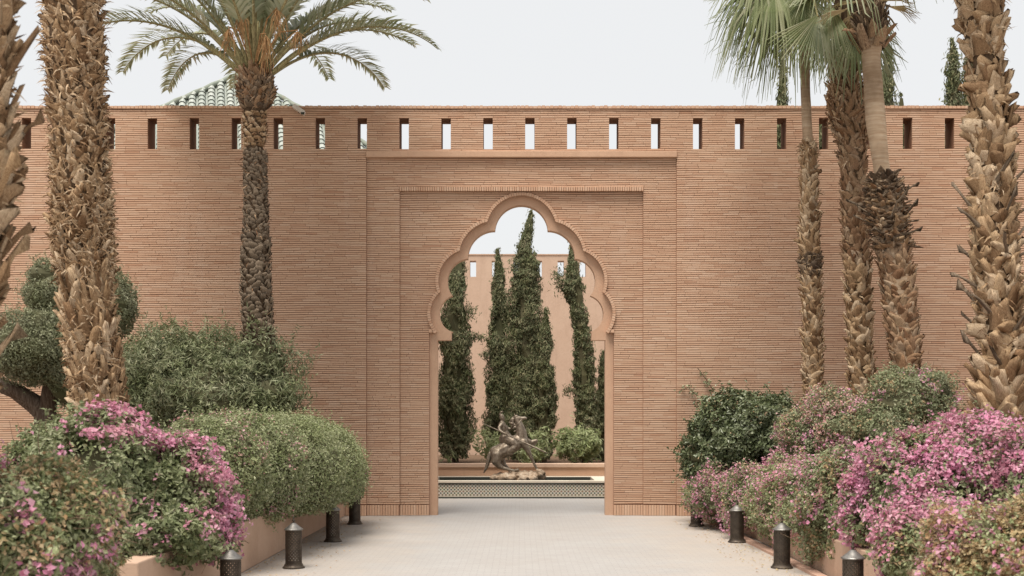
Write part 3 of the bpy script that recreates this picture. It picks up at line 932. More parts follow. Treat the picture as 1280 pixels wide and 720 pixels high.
boug_r([blob(1132, 508, 15.3, 50, 48, .7), blob(1166, 490, 15.3, 26, 26, .4), blob(1102, 540, 15.0, 36, 32, .5)],
       "loose green and orange bougainvillea with few pink tufts below the smooth topped palm", 18, 1100, 5200, 12500, leaf='leaf_oleander', zmin=.36, pthr=.7, tthr=.15, pf=lambda P, N: .55 * (px(P) > 1150), twigs=160)

# thin vine on the wall
vi = empty("vine", at(880, 500, YW - .05), "thin leafy vine sprigs climbing the bricks beside the dark shrub", "vine")
m = MB(); ml = MB(); rv = np.random.default_rng(5)
PV = []
for pts in ([(905, 508), (893, 490), (884, 476), (872, 460)], [(900, 512), (882, 500), (868, 492), (862, 484)], [(862, 484), (846, 490)], [(893, 490), (920, 502)]):
    w3 = [at(a, b, YW - .06) for a, b in pts]
    m = MB(); m.tube(w3, [.007] * len(w3), 5, False); m.build("stem", M['twig'], vi)
    for p, q in zip(w3, w3[1:]):
        for i in range(16):
            PV.append(tuple(p.lerp(q, rv.random()) + Vector(rv.normal(size=3)) * .035))
PV = np.array(PV); PV[:, 1] = np.minimum(PV[:, 1], YW - .03)
ml.quads(leaf_verts(PV, np.tile([0, -1.0, 0], (len(PV), 1)), .06, .03, rv))
ml.build("leaf_cover", M['leaf_oleander'], vi)

# ------------------------------------------------------------------ cypresses
def cypress(prof, Y, label, n, group, seed, base_z=.2, mat='cypress', L=.11, W=.029, sprigs=()):
    """prof: (y, left, right) photo pixels from the tip down"""
    rng = np.random.default_rng(500 + seed)
    n = int(n * 1.9)
    prof = sorted(prof)
    ys = np.array([p[0] for p in prof], float); xl = np.array([p[1] for p in prof], float); xr = np.array([p[2] for p in prof], float)
    k = Y / F
    mid = (xl + xr) / 2; rad = (xr - xl) / 2
    bot = at(mid[-1], ys[-1], Y)
    o = empty("cypress_tree", (bot.x, Y, base_z), label, "tree", group)
    yy = np.linspace(ys[0], ys[-1], 200)
    cdf = np.cumsum(np.interp(yy, ys, rad) + 1.5); cdf /= cdf[-1]
    y = np.interp(rng.random(n), cdf, yy)
    th = rng.uniform(0, 2 * math.pi, n)
    R = np.interp(y, ys, rad) * k * (1.06 if seed in (2, 3, 4) else .92)
    rr = R * (1 - .55 * rng.random(n) ** 1.7)
    X = (np.interp(y, ys, mid) - CX) * k
    P = np.stack([X + rr * np.cos(th), Y + rr * .9 * np.sin(th), EYE - (y - HY) * k], axis=1)
    N = np.stack([np.cos(th), np.sin(th), np.zeros(n)], axis=1)
    lum = vnoise(P * np.array([1, 1, .55]), .45, seed)
    keep = lum > -.75
    P = P + N * (.20 * R * lum + .15 * R * vnoise(P, .2, seed + 3))[:, None]
    P, N = P[keep], N[keep]
    tl_ = rng.random(len(P)) < .06
    P[tl_] += N[tl_] * .06 + np.array([0, 0, .05])
    mb = MB()
    mb.quads(leaf_verts(P, N, L, W, rng, up=.25, spread=.55, axis_up=2.4))
    for pts, r, cnt in sprigs:
        w3 = [at(a, b, Y) for a, b in pts]
        t = rng.random(cnt) * (len(w3) - 1)
        i = np.minimum(t.astype(int), len(w3) - 2); f = (t - i)[:, None]
        W3 = np.array([tuple(v) for v in w3])
        q = W3[i] * (1 - f) + W3[i + 1] * f + rng.normal(size=(cnt, 3)) * r
        mb.quads(leaf_verts(q, unit(rng.normal(size=(cnt, 3)) + np.array([0, -.5, 0])), L, W, rng, up=.3, axis_up=.8))
    mb.build("crown", M[mat], o)
    # branches inside and the stem
    mb = MB()
    st = [Vector((bot.x, Y, base_z))]
    for q in np.linspace(ys[-1], ys[0] + 4, 9): st.append(at(float(np.interp(q, ys, mid)), q, Y))
    st = [st[0]] + [p for p in st[1:] if p.z > base_z + .05]
    mb.tube(st, list(np.linspace(.10, .012, len(st))), 7)
    mb.build("trunk", M['bark'], o)
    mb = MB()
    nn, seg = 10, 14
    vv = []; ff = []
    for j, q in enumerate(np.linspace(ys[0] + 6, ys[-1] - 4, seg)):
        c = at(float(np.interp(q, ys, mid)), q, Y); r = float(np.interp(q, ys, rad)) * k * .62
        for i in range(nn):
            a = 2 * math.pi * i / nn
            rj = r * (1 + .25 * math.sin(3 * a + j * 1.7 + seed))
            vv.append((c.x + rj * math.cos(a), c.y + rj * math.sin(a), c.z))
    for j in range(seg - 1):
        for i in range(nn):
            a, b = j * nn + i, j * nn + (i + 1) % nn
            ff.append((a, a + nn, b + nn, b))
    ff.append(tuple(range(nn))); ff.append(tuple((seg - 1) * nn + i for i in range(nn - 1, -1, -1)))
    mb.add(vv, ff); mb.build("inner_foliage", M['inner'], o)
    return o
GC = "cypresses in the court beyond the arch"
cypress([(312, 571, 579), (330, 562, 582), (360, 556, 583), (400, 550, 588), (440, 548, 588), (500, 545, 592), (540, 546, 592), (572, 552, 586)], 31.0,
        "cypress at the left edge of the arch opening with a stray side shoot", 13000, GC, 1, sprigs=[([(582, 432), (592, 420), (604, 424)], .06, 260), ([(584, 388), (590, 392)], .1, 200)])
cypress([(312, 620.5, 623), (340, 618, 629), (370, 616, 633), (420, 613, 637), (480, 609, 640), (530, 605, 640), (572, 612, 634)], 32.2,
        "slim pointed cypress just left of the tallest cypress", 12000, GC, 2, sprigs=[([(612, 445), (603, 442)], .05, 90)])
cypress([(264, 662.5, 665), (285, 656, 667), (310, 648, 666), (340, 642, 672), (380, 640, 674), (430, 638, 678), (490, 636, 682), (540, 634, 684), (574, 640, 678)], 31.4,
        "tallest cypress in the middle of the arch, rising above the rear wall", 22000, GC, 3, sprigs=[([(642, 332), (640, 330)], .08, 60)])
cypress([(386, 680.5, 683), (410, 677, 687), (450, 672, 691), (500, 668, 693), (545, 668, 692), (574, 672, 686)], 30.6,
        "short cypress pressed against the right side of the tallest one", 9000, GC, 4)
cypress([(303, 713, 716), (320, 711, 719), (345, 708, 728), (360, 704, 732), (380, 712, 734), (430, 717, 738), (490, 717, 745), (540, 720, 748), (574, 726, 746)], 31.2,
        "leaning cypress right of the centre with a forked top", 12000, GC, 5, sprigs=[([(709, 364), (700, 352), (696, 342)], .10, 420), ([(718, 486), (708, 490)], .08, 160)])
cypress([(440, 752, 757), (470, 748, 762), (520, 744, 766), (574, 748, 764)], 31.8,
        "cypress half hidden behind the right jamb of the arch", 6000, GC, 6)
# behind the wall
GB = "cypress tops above the brick wall"
cypress([(70, 975, 979), (90, 971, 984), (130, 968, 986), (200, 962, 992), (300, 958, 998), (480, 962, 994)], 24.0, "lone thin cypress top left of the slender fan palms, above the wall", 4500, GB, 7, base_z=0)
cypress([(60, 1106, 1112), (90, 1100, 1118), (130, 1098, 1121), (200, 1090, 1130), (300, 1085, 1140), (480, 1090, 1130)], 24.0, "cypress top behind the smooth trunked palm, above the wall", 6000, GB, 8, base_z=0)
cypress([(117, 1125, 1128), (132, 1121, 1132), (200, 1114, 1142), (300, 1110, 1148), (480, 1112, 1145)], 24.6, "tip of a small cypress barely showing over the wall right of the palms", 3500, GB, 9, base_z=0)
cypress([(48, 1188, 1192), (75, 1184, 1199), (130, 1181, 1203), (200, 1172, 1214), (300, 1168, 1220), (480, 1172, 1214)], 23.6, "tall cypress top left of the thick right palm, above the wall", 6500, GB, 10, base_z=0)
cypress([(52, 1211, 1216), (75, 1204, 1221), (130, 1200, 1224), (200, 1195, 1232), (300, 1190, 1238), (480, 1195, 1232)], 24.3, "cypress top close behind the thick right palm trunk", 6000, GB, 11, base_z=0)
for i, (x, yt, wd) in enumerate(((1035, 142, 34), (1075, 140, 30), (1150, 140, 34), (1245, 140, 36), (1290, 138, 40))):
    cypress([(yt, x - 6, x + 6), (yt + 12, x - wd * .8, x + wd * .8), (yt + 60, x - wd, x + wd), (300, x - wd, x + wd), (480, x - wd * .8, x + wd * .8)], 22.6 + .3 * (i % 2),
            ["dark tree seen only through the wall slot between the slender palms", "dark tree behind the wall slot hidden by the leaning palm", "dark tree filling the wall slot right of the smooth palm", "dark tree behind the wall beside the thick right palm", "dark tree behind the wall at the far right"][i],
            3500, "dark trees behind the wall slots", 20 + i, base_z=0, L=.16, W=.06)

# pale shrubs in the court bed
def court_shrub(blobs, label, n, seed, stems, L=.15, W=.04):
    return shrub("shrub", blobs, [("leaf_cover", 'leaf_pale', n, L, W, None, dict(axis_up=.7, spread=.8))], label, "shrub", "pale shrubs behind the pool", seed, base_z=zc1 - .16, core=(.5 if n > 2000 else 0), stems=stems, lump=.09, wl=.25, shoots=(40 if n > 2000 else 0), shoot_len=.2)
court_shrub([blob(722, 556, 27.6, 26, 18, .45), blob(708, 556, 27.6, 12, 14, .3), blob(738, 558, 27.6, 12, 15, .3)], "round pale green shrub on two stems right of the horse statue", 2300, 31,
            [([at(719, 582, 27.6), at(717, 570, 27.6)], .035, .025), ([at(728, 582, 27.6), at(730, 570, 27.6)], .035, .025)])
court_shrub([blob(606, 552, 27.6, 14, 15, .35), blob(618, 560, 27.6, 13, 14, .35)], "pale green shrub left of the horse statue, behind its rump", 420, 32, [([at(610, 582, 27.6), at(612, 562, 27.6)], .03, .02)])
court_shrub([blob(676, 552, 27.6, 13, 15, .3), blob(662, 566, 27.6, 16, 12, .3)], "pale long leaved shrub behind the horse's neck and forelegs", 300, 33, [([at(668, 582, 27.6), at(670, 562, 27.6)], .03, .02)], L=.22, W=.05)
court_shrub([blob(561, 574, 27.0, 5, 5, .15)], "tiny pale plant on the cap of the low wall at the left jamb", 40, 34, [([at(561, 583, 27.0), at(561, 575, 27.0)], .012, .008)])

# ------------------------------------------------------------------ palms
def boot_mesh(seed, kind):
    """an old leaf base: root at the origin, x across, y outward, z up, about 1 long and 1 wide"""
    r = random.Random(seed)
    q, e = r.uniform(.3, 1.0), r.uniform(.12, .62)
    st = {'plate': ([0, .3, .65, 1.0], [1.0, .92, .74, e], [0, .09 * q, .20 * q, .34 * q]),
          'knob': ([0, .35, .75, 1.0], [1.0, 1.0, .80, .55], [0, .24, .36, .30]),
          'shred': ([0, .35, .7, 1.0], [.9, .75, .55, .18 + e * .4], [0, .14 * q, .28 * q, .48 * q]),
          'blade': ([0, .3, .65, 1.0], [.6, .42, .34, .18], [0, .30, .62, .98])}[kind]
    vv, ff = [], []
    tw = r.uniform(-.25, .25); bend = r.uniform(-.42, .42)
    for k, (z, wd, y) in enumerate(zip(*st)):
        cx = bend * z * z
        th = .05 * (1 - .5 * z)
        jag = [r.uniform(-.22, .16) if k == 3 else r.uniform(-.03, .03) for _ in range(4)]
        vv += [(cx - wd / 2, y - .03, z + jag[0] * (1.6 if k == 3 else 1)), (cx - wd * .18, y + .05 * wd + .03 + tw * .2, z + jag[1]), (cx + wd * .2, y + .05 * wd + .03 - tw * .2, z + jag[2] * 1.4), (cx + wd / 2, y - .03, z + jag[3] * 1.6),
               (cx, y - th - .06, z + jag[1] * .5)]
    for k in range(3):
        a = k * 5
        for i, j in ((0, 1), (1, 2), (2, 3), (3, 4), (4, 0)):
            ff.append((a + i, a + j, a + 5 + j, a + 5 + i)[::-1])
    ff.append((15, 16, 17, 18, 19)[::-1])
    return vv, ff
BOOT = {}
for kd in ('plate', 'knob', 'shred', 'blade'):
    BOOT[kd] = [boot_mesh(i * 7 + 3, kd) for i in range(9)]
BOOTME = {}
def boot_me(kind, i, mat):
    key = (kind, i, mat)
    if key not in BOOTME:
        mb = MB(); mb.add(*BOOT[kind][i])
        me = mb.mesh("leaf_base"); me.polygons.foreach_set("use_smooth", np.ones(len(me.polygons), dtype=bool)); me.materials.append(M[mat]); BOOTME[key] = me
    return BOOTME[key]

def palm(name, edges, Y, label, group, spec, seed, ztop=None, zbase=.3, mat='fibre', fibres=0, fib_mat='boot', parts_max=285):
    """edges: (y, left, right) px of the trunk; spec: list of (y0,y1,kind,mat,len,wid,row,n,tilt,flare)"""
    rng = random.Random(900 + seed)
    edges = sorted(edges)
    ys = np.array([e[0] for e in edges], float); mid = np.array([(e[1] + e[2]) / 2 for e in edges]); rad = np.array([(e[2] - e[1]) / 2 for e in edges])
    k = Y / F
    ybase = HY + (EYE - zbase) / k
    if ybase > ys[-1]:
        sl = (mid[-1] - mid[-2]) / (ys[-1] - ys[-2])
        ys = np.append(ys, ybase); mid = np.append(mid, mid[-1] + .5 * sl * (ybase - ys[-2])); rad = np.append(rad, rad[-1] * 1.05)
    C = lambda y: at(float(np.interp(y, ys, mid)), y, Y)
    Rr = lambda y: float(np.interp(y, ys, rad)) * k
    o = empty(name, C(ybase), label, "tree", group)
    mb = MB()
    q = np.linspace(ys[-1], ys[0], 60)
    mb.tube([C(float(v)) for v in q], [Rr(float(v)) * .90 for v in q], 20, True, .05, rng)
    tr = mb.build("trunk", M[mat], o, smooth=True)
    items = []
    for (y0, y1, kind, bm, bl, bwid, row, n, tilt, flare) in spec:
        y = y1; ri = 0
        while y > y0:
            for j in range(n):
                yy = y + rng.uniform(-.3, .3) * row / k
                th = 2 * math.pi * (j + (ri % 2) * .5 + rng.uniform(-.22, .22)) / n + ri * .13
                p = C(yy); r = Rr(yy) * .86
                rd = Vector((math.cos(th), math.sin(th), 0)); tg = Vector((-rd.y, rd.x, 0))
                up = (C(yy - 10) - C(yy + 10)).normalized()
                sc = rng.uniform(.75, 1.25)
                tl2 = rng.uniform(-tilt, tilt); fl = rng.uniform(-.12, .2) + flare
                Rm = Matrix((tg, rd, up)).transposed()
                Rm = Rm @ Matrix.Rotation(-fl, 3, 'X') @ Matrix.Rotation(tl2, 3, 'Y')
                Mx = Matrix.Translation(p + rd * r) @ Rm.to_4x4() @ Matrix.Diagonal((bwid * sc, bl * rng.uniform(.8, 1.2), bl * sc, 1))
                infr = 0 < yy < 720
                face = -rd.y + (0 if infr else -5) + rng.uniform(-.1, .1)
                items.append((face, kind, rng.randrange(9), bm, Mx))
            y -= row / k; ri += 1
    items.sort(key=lambda t: -t[0])
    off = ORG[o.name]
    for face, kind, vi_, bm, Mx in items[:parts_max]:
        ob = bpy.data.objects.new("leaf_base", boot_me(kind, vi_, bm))
        COL.objects.link(ob)
        ob.parent = tr
        Mx = Matrix.Translation(-off) @ Mx
        ob.matrix_basis = Mx
    rest = {}
    for face, kind, vi_, bm, Mx in items[parts_max:]:
        vv, ff = BOOT[kind][vi_]
        A4 = np.array(Mx)
        V = np.array(vv) @ A4[:3, :3].T + A4[:3, 3]
        rest.setdefault(bm, MB()).add(V, ff)
    for bm, mb in rest.items():
        tag(mb.build("leaf_base_coat", M[bm], tr, smooth=True), kind='stuff')
    if fibres:
        mb = MB()
        yv = [s for s in spec]
        for i in range(fibres):
            s = rng.choice(yv)
            yy = rng.uniform(s[0], s[1]); th = rng.uniform(0, 6.28)
            p = C(yy); r = Rr(yy)
            rd = Vector((math.cos(th), math.sin(th), 0)); tg = Vector((-rd.y, rd.x, 0))
            a = p + rd * r * rng.uniform(.9, 1.02)
            d = (tg * rng.uniform(-1, 1) + Vector((0, 0, rng.uniform(-.7, 1))) + rd * rng.uniform(.1, .7)).normalized()
            L = rng.uniform(.05, .16)
            wv = d.cross(rd).normalized() * rng.uniform(.003, .009)
            e = a + d * L + Vector((0, 0, -.02)); mm = a + d * L * .5 + rd * .015
            mb.add([tuple(a - wv), tuple(a + wv), tuple(mm + wv), tuple(mm - wv), tuple(e)], [(0, 1, 2, 3), (3, 2, 4)])
        tag(mb.build("fibre_shreds", M[fib_mat], tr), kind='stuff')
    return o, C, Rr

def fan_leaf(o, base, hub, mat, rng, R=.9, droop=.5, nseg=40, span=2.25, face=None, petr=.016, pet=True, dirv=None):
    """fan leaf: petiole base->hub, blade beyond the hub"""
    base, hub = Vector(base), Vector(hub)
    d = (Vector(dirv) if dirv is not None else hub - base).normalized()
    if face is None: face = Vector((rng.uniform(-.4, .4), rng.uniform(-.4, .4), 1))
    n = (face - d * face.dot(d)).normalized()
    s = d.cross(n)
    mb = MB()
    fr_ = mb
    g = Vector((0, 0, -1))
    for i in range(nseg):
        a = -span + 2 * span * (i + .5) / nseg
        L = R * (.80 + .25 * math.cos(a * .6)) * rng.uniform(.9, 1.06)
        da = span / nseg
        dv = d * math.cos(a) + s * math.sin(a)
        sv = -d * math.sin(a) + s * math.cos(a)
        vv = []
        jt = rng.uniform(-.06, .06)
        for t in (.05, .55, .70, .86, 1.0):
            w_ = L * t * math.tan(da) * 1.03 if t <= .55 else L * .55 * math.tan(da) * (1 - (t - .55) / .45) + .003
            dr = g * (droop * R * max(t - .38, 0) ** 1.7 * (1 + .7 * rng.uniform(-.5, .8) * (t > .6))) + sv * jt * max(t - .5, 0)
            c = hub + dv * L * t + dr
            f = n * w_ * .40
            vv += [tuple(c - sv * w_ - f), tuple(c + f), tuple(c + sv * w_ - f)]
        ff = []
        for k2 in range(4):
            b = k2 * 3
            ff += [(b, b + 1, b + 4, b + 3), (b + 1, b + 2, b + 5, b + 4)]
        mb.add(vv, ff)
    fo = mb.build("frond", M[mat], o)
    if pet:
        mb = MB()
        md = base.lerp(hub, .5) + Vector((0, 0, .04))
        mb.tube([base, md, hub + d * .05], [petr * 1.5, petr, petr * .8], 6)
        mb.build("petiole", M['petiole'] if mat != 'fan_dry' else M['fan_dry'], fo)
    return fo

def feather_frond(o, base, azm, e0, L, droop, rng, twist=0.0):
    """feather leaf: arching midrib with two rows of leaflets"""
    mb = MB(); rb_ = MB()
    p = Vector(base); n = 26
    pts = [p.copy()]; dirs = []
    h = Vector((math.cos(azm), math.sin(azm), 0))
    side = Vector((-h.y, h.x, 0))
    sway = rng.uniform(-.25, .25)
    for i in range(n):
        s = (i + .5) / n
        e = e0 - droop * s ** 1.5
        d = (h * math.cos(e) + Vector((0, 0, math.sin(e))) + side * sway * s).normalized()
        dirs.append(d); p = p + d * (L / n); pts.append(p.copy())
    rb_.tube(pts, [.028 * (1 - .85 * i / n) for i in range(n + 1)], 6)
    nl = 66
    for i in range(nl):
        s = .27 + .73 * (i + .5) / nl
        f = s * n; k = min(int(f), n - 1)
        c = pts[k].lerp(pts[k + 1], f - k); d = dirs[k]
        sd = d.cross(Vector((0, 0, 1))); sd = sd.normalized() if sd.length > .05 else side
        upv = sd.cross(d)
        ll = .47 * (math.sin(math.pi * min(max((s - .20) / .86, 0), 1) ** .7) * .85 + .15) * rng.uniform(.85, 1.1) * L / 2.7
        for sg in (1, -1):
            ang = .62 + .25 * (1 - s) + rng.uniform(-.12, .12)
            v = (d * math.cos(ang) + sd * sg * math.sin(ang) + upv * (.30 + rng.uniform(-.15, .2))).normalized()
            tip = c + v * ll + Vector((0, 0, -.16 * ll - .06 * ll * rng.random()))
            m1 = c + v * ll * .45 + Vector((0, 0, .01))
            wv = v.cross(upv).normalized() * (.0165 + .005 * rng.random())
            b = c
            mb.add([tuple(b - wv * .5), tuple(b + wv * .5), tuple(m1 + wv), tuple(m1 - wv), tuple(tip)], [(0, 1, 2, 3), (3, 2, 4)])
    fo = mb.build("frond", M['frond'], o)
    rb_.build("midrib", M['petiole'], fo, smooth=True)
    return fo

GP = "shaggy palm trunks flanking the path"
# near left palm at the picture edge
palm("palm_tree", [(-260, -100, 8), (0, -94, 12), (80, -92, 10), (150, -90, 13), (200, -92, 8), (260, -96, 2), (330, -104, -8), (400, -112, -16), (460, -120, -22), (560, -126, -26)], 7.0,
     "near blurred palm trunk cut by the left edge, tan husks and stray stubs", GP,
     [(-260, 200, 'plate', 'boot', .17, .19, .075, 11, .7, .10), (200, 560, 'plate', 'boot', .20, .20, .10, 10, .6, .18), (60, 460, 'blade', 'boot', .30, .10, .33, 4, .5, -.25)], 1, zbase=.02, fibres=900)
palm("palm_tree", [(-330, 56, 124), (0, 56, 126), (60, 57, 128), (120, 63, 129), (200, 66, 133), (280, 70, 136), (340, 74, 138), (400, 81, 141), (450, 87, 147), (510, 93, 153)], 12.0,
     "thick shaggy palm trunk left of the date palm, bristling with pale husks", GP,
     [(-330, 250, 'shred', 'boot', .12, .12, .06, 12, .9, .16), (-330, 250, 'plate', 'boot', .08, .09, .09, 8, 1.3, .2), (250, 345, 'shred', 'boot', .16, .12, .065, 12, .8, .2), (345, 560, 'plate', 'boot', .20, .115, .08, 12, .35, .05)], 2, fibres=6500)
# date palm
dp, Cd, Rd = palm("date_palm", [(92, 303, 336), (104, 300, 339), (118, 299, 340), (132, 302, 337), (142, 304, 333), (160, 303, 334), (176, 305, 332), (187, 308, 328), (193, 304, 334), (250, 305, 335), (330, 302, 338), (400, 302, 341), (440, 303, 344)], 17.6,
     "date palm in front of the wall with a feathery green crown and ringed dark trunk", None,
     [(96, 136, 'shred', 'boot_red', .15, .12, .05, 14, .4, .25), (104, 136, 'knob', 'boot_dark', .11, .11, .06, 11, .3, .30), (140, 184, 'knob', 'boot', .055, .095, .047, 9, .35, .18), (190, 300, 'knob', 'boot_grey', .06, .085, .044, 12, .3, .05), (300, 470, 'knob', 'boot_grey', .085, .12, .058, 10, .2, .10)], 3, fibres=500, fib_mat='boot_red', mat='fibre')
rf = random.Random(21)
cc = at(319, 100, 17.6)
for i in range(54):
    ring = i / 54
    azm = i * 2.39996 + rf.uniform(-.15, .15)
    e0 = math.radians(38 + 46 * ring) + rf.uniform(-.06, .06)
    L = rf.uniform(2.55, 3.05) * (1.0 if ring < .8 else .85)
    droop = (1.45 - .75 * ring) + rf.uniform(-.12, .15)
    b = cc + Vector((math.cos(azm), math.sin(azm), 0)) * (.17 * (1 - ring * .8)) + Vector((0, 0, .02 + .16 * ring))
    if math.sin(azm) < -.55 and ring < .75 and i % 3: continue
    feather_frond(dp, b, azm, e0, L, droop, rf)
for (x, y, L) in ((286, 52, .45), (346, 28, .5), (332, 60, .6), (300, 30, .5), (372, 56, .35)):
    mb = MB()
    c = at(x, y + 4, 16.95)
    top = c + Vector((0, 0, .25))
    mb.tube([cc + Vector((0, -.1, .1)), cc.lerp(top, .6) + Vector((0, -.05, .25)), top], [.014, .012, .01], 5)
    for j in range(26):
        e = top + Vector((rf.gauss(0, .07), rf.gauss(0, .07), -L * rf.uniform(.4, 1.0)))
        mb.tube([top + Vector((0, 0, -.02)), top.lerp(e, .5) + Vector((rf.gauss(0, .03), rf.gauss(0, .03), .03)), e], [.005, .005, .004], 3, False)
    mb.build("fruit_stalk", M['stalk'], dp)

GR = "tall fan palms in the right bed"
p4, C4, R4 = palm("fan_palm", [(-40, 1000, 1014), (40, 1000, 1013), (110, 1000, 1013), (180, 1003, 1017), (196, 1002, 1020), (300, 1001, 1023), (350, 1002, 1026), (400, 1004, 1027), (505, 1005, 1029)], 17.7,
     "slenderest fan palm, first of the right group from the gateway", GR,
     [(178, 196, 'plate', 'boot', .08, .08, .05, 6, .5, .05), (190, 320, 'plate', 'boot', .12, .11, .060, 8, .7, .10), (320, 345, 'plate', 'boot_dark', .12, .12, .05, 9, .8, .25), (345, 520, 'plate', 'boot', .12, .11, .062, 8, .6, .10)], 4, fibres=450, mat='smooth_trunk')
p5, C5, R5 = palm("fan_palm", [(-30, 1042, 1068), (60, 1041, 1070), (100, 1040, 1074), (125, 1036, 1080), (150, 1038, 1082), (182, 1050, 1082), (240, 1052, 1083), (300, 1055, 1086), (400, 1059, 1089), (490, 1062, 1092)], 17.2,
     "fan palm with a dark ragged collar beside the wall slots, left of the leaning palm", GR,
     [(40, 112, 'shred', 'boot', .13, .06, .05, 12, .4, .15), (112, 182, 'shred', 'boot_red', .19, .10, .045, 11, 1.0, .0), (116, 178, 'plate', 'boot', .12, .09, .08, 6, 1.0, .2), (182, 330, 'plate', 'boot_red', .13, .13, .065, 9, .7, .08), (330, 520, 'plate', 'boot', .13, .13, .065, 9, .7, .12)], 5, fibres=500)
p6, C6, R6 = palm("fan_palm", [(-20, 1068, 1100), (30, 1070, 1106), (60, 1075, 1104), (66, 1076, 1101), (150, 1081, 1108), (214, 1092, 1113), (222, 1088, 1118), (250, 1086, 1130), (290, 1092, 1133), (318, 1097, 1138), (340, 1100, 1142), (400, 1107, 1147), (480, 1117, 1151)], 16.4,
     "leaning fan palm with a bare smooth upper trunk and a dark skirt halfway", GR,
     [(0, 52, 'shred', 'boot_dark', .18, .10, .06, 10, .5, .10), (44, 62, 'plate', 'boot_red', .30, .21, .11, 5, .3, .42), (222, 244, 'shred', 'boot_dark', .12, .13, .04, 9, 1.3, .6), (236, 310, 'shred', 'boot_dark', .12, .12, .05, 8, 1.6, .9), (228, 310, 'plate', 'boot', .11, .11, .07, 5, 1.4, .6), (236, 310, 'shred', 'boot_red', .13, .12, .06, 7, 1.5, .7), (240, 306, 'blade', 'boot_grey', .22, .08, .13, 3, 1.3, .3), (306, 530, 'plate', 'boot_red', .13, .13, .062, 10, .6, .10)], 6, fibres=500, fib_mat='boot_dark', mat='smooth_trunk')
p7, C7, R7 = palm("palm_tree", [(-40, 1196, 1254), (0, 1199, 1252), (45, 1206, 1254), (75, 1215, 1250), (88, 1217, 1250), (130, 1217, 1257), (200, 1216, 1262), (300, 1219, 1267), (400, 1228, 1272), (480, 1230, 1276), (535, 1228, 1282)], 12.0,
     "thick palm trunk at the right edge with curling tan husks and dead stubs", GP,
     [(-40, 74, 'plate', 'boot', .17, .17, .075, 9, 1.0, .08), (88, 330, 'plate', 'boot', .17, .17, .078, 9, 1.1, .08), (330, 480, 'plate', 'boot', .20, .17, .085, 9, 1.1, .14), (470, 560, 'plate', 'boot', .27, .18, .09, 9, .6, .35), (215, 460, 'blade', 'boot_grey', .25, .10, .26, 3, .9, -.1)], 7, fibres=1100)

# fan crowns
rc = random.Random(77)
Y4 = 17.7
c4 = at(1012, -12, Y4)
fans4 = [((1023, 18), (1004, 100), -.9, 1.12, .60, .06), ((1036, 0), (1037, 100), -.8, 1.15, .38, .12), ((1048, 0), (1066, 70), .2, .9, .9, .6),
         ((990, -8), (962, 40), -.1, .95, 1.2, 1.4), ((968, -18), (918, 12), -.2, .95, 1.3, 1.6), ((985, -25), (930, -10), .2, 1.0, 1.5, 1.6), ((950, -30), (890, -15), 0, .8, 1.6, 1.2),
         ((1000, -4), (985, 50), .3, .9, 1.1, .7), ((975, -2), (940, 45), .35, .9, 1.2, 1.4), ((1005, -10), (1000, 40), -.25, .8, 1.0, .8), ((955, -8), (905, 30), .5, .85, 1.3, 1.5),
         ((1060, -14), (1100, 10), .1, .9, 1.5, 1.0), ((1025, -60), (1030, -120), .2, .9, 2.0, .4), ((975, -50), (945, -100), .2, .9, 2.0, .6), ((1060, -55), (1095, -100), 0, .9, 2.0, .6)]
for i, ((hx, hy), (ex, ey), dy, R_, sp_, dr_) in enumerate(fans4):
    hub = at(hx, hy, Y4 + dy)
    end = at(ex, ey, Y4 + dy * 1.8)
    fc = Vector((.15, -1, 0)) if i == 0 else Vector((-.8, -1, .1)) if i == 1 else Vector((rc.uniform(-.5, .5), -.6, .7))
    fan_leaf(p4, c4, hub, 'fan', rc, R=R_, droop=dr_, nseg=38 if i else 26, span=sp_, face=fc, dirv=end - hub)
c6 = at(1085, 6, 16.4)
for i, ((hx, hy), dy) in enumerate((((1120, -28), .1), ((1140, -35), -.3), ((1150, -50), .5), ((1050, -22), -.3), ((1090, -40), -.5), ((1085, -70), .2), ((1115, -60), .5), ((1045, -60), .4))):
    hub = at(hx, hy, 16.4 + dy)
    fan_leaf(p6, c6, hub, 'fan', rc, dirv=(hub - c6).normalized() + Vector((0, 0, -.35)), R=rc.uniform(.65, .8), droop=rc.uniform(.8, 1.2), nseg=32, span=rc.uniform(1.7, 2.1), face=Vector((rc.uniform(-.4, .4), -.4, .9)))
for i in range(7):                                   # dead leaves folded down under the crown
    a = i * 2 * math.pi / 7
    hub = c6 + Vector((math.cos(a) * .20, math.sin(a) * .20, .10))
    fan_leaf(p6, c6, hub + Vector((math.cos(a) * .06, math.sin(a) * .06, -.12)), 'fan_dry', rc, R=.42, droop=.6, nseg=14, span=.5, face=Vector((math.cos(a), math.sin(a), .3)))
c5 = at(1054, 10, 17.2)
for i, ((hx, hy), dy) in enumerate((((1070, 36), -.15), ((1030, -5), .3), ((1060, -30), .5), ((1085, 20), .3), ((1040, -60), .1), ((1075, -60), -.2))):
    hub = at(hx, hy, 17.2 + dy)
    fan_leaf(p5, c5, hub, 'fan', rc, dirv=(hub - c5).normalized() + Vector((0, 0, -.5)), R=.75, droop=rc.uniform(.6, .9), nseg=30, span=rc.uniform(1.3, 1.9), face=Vector((rc.uniform(-.4, .4), -.6, .5)))
for i in range(9):
    a = i * 2 * math.pi / 9
    h0 = at(1054, 40, 17.2) + Vector((math.cos(a) * .17, math.sin(a) * .17, 0))
    fan_leaf(p5, h0 + Vector((0, 0, .3)), h0, 'fan_dry', rc, R=.62, droop=.2, nseg=12, span=.30, face=Vector((math.cos(a), math.sin(a), .1)))
c7 = at(1226, -70, 12.0)
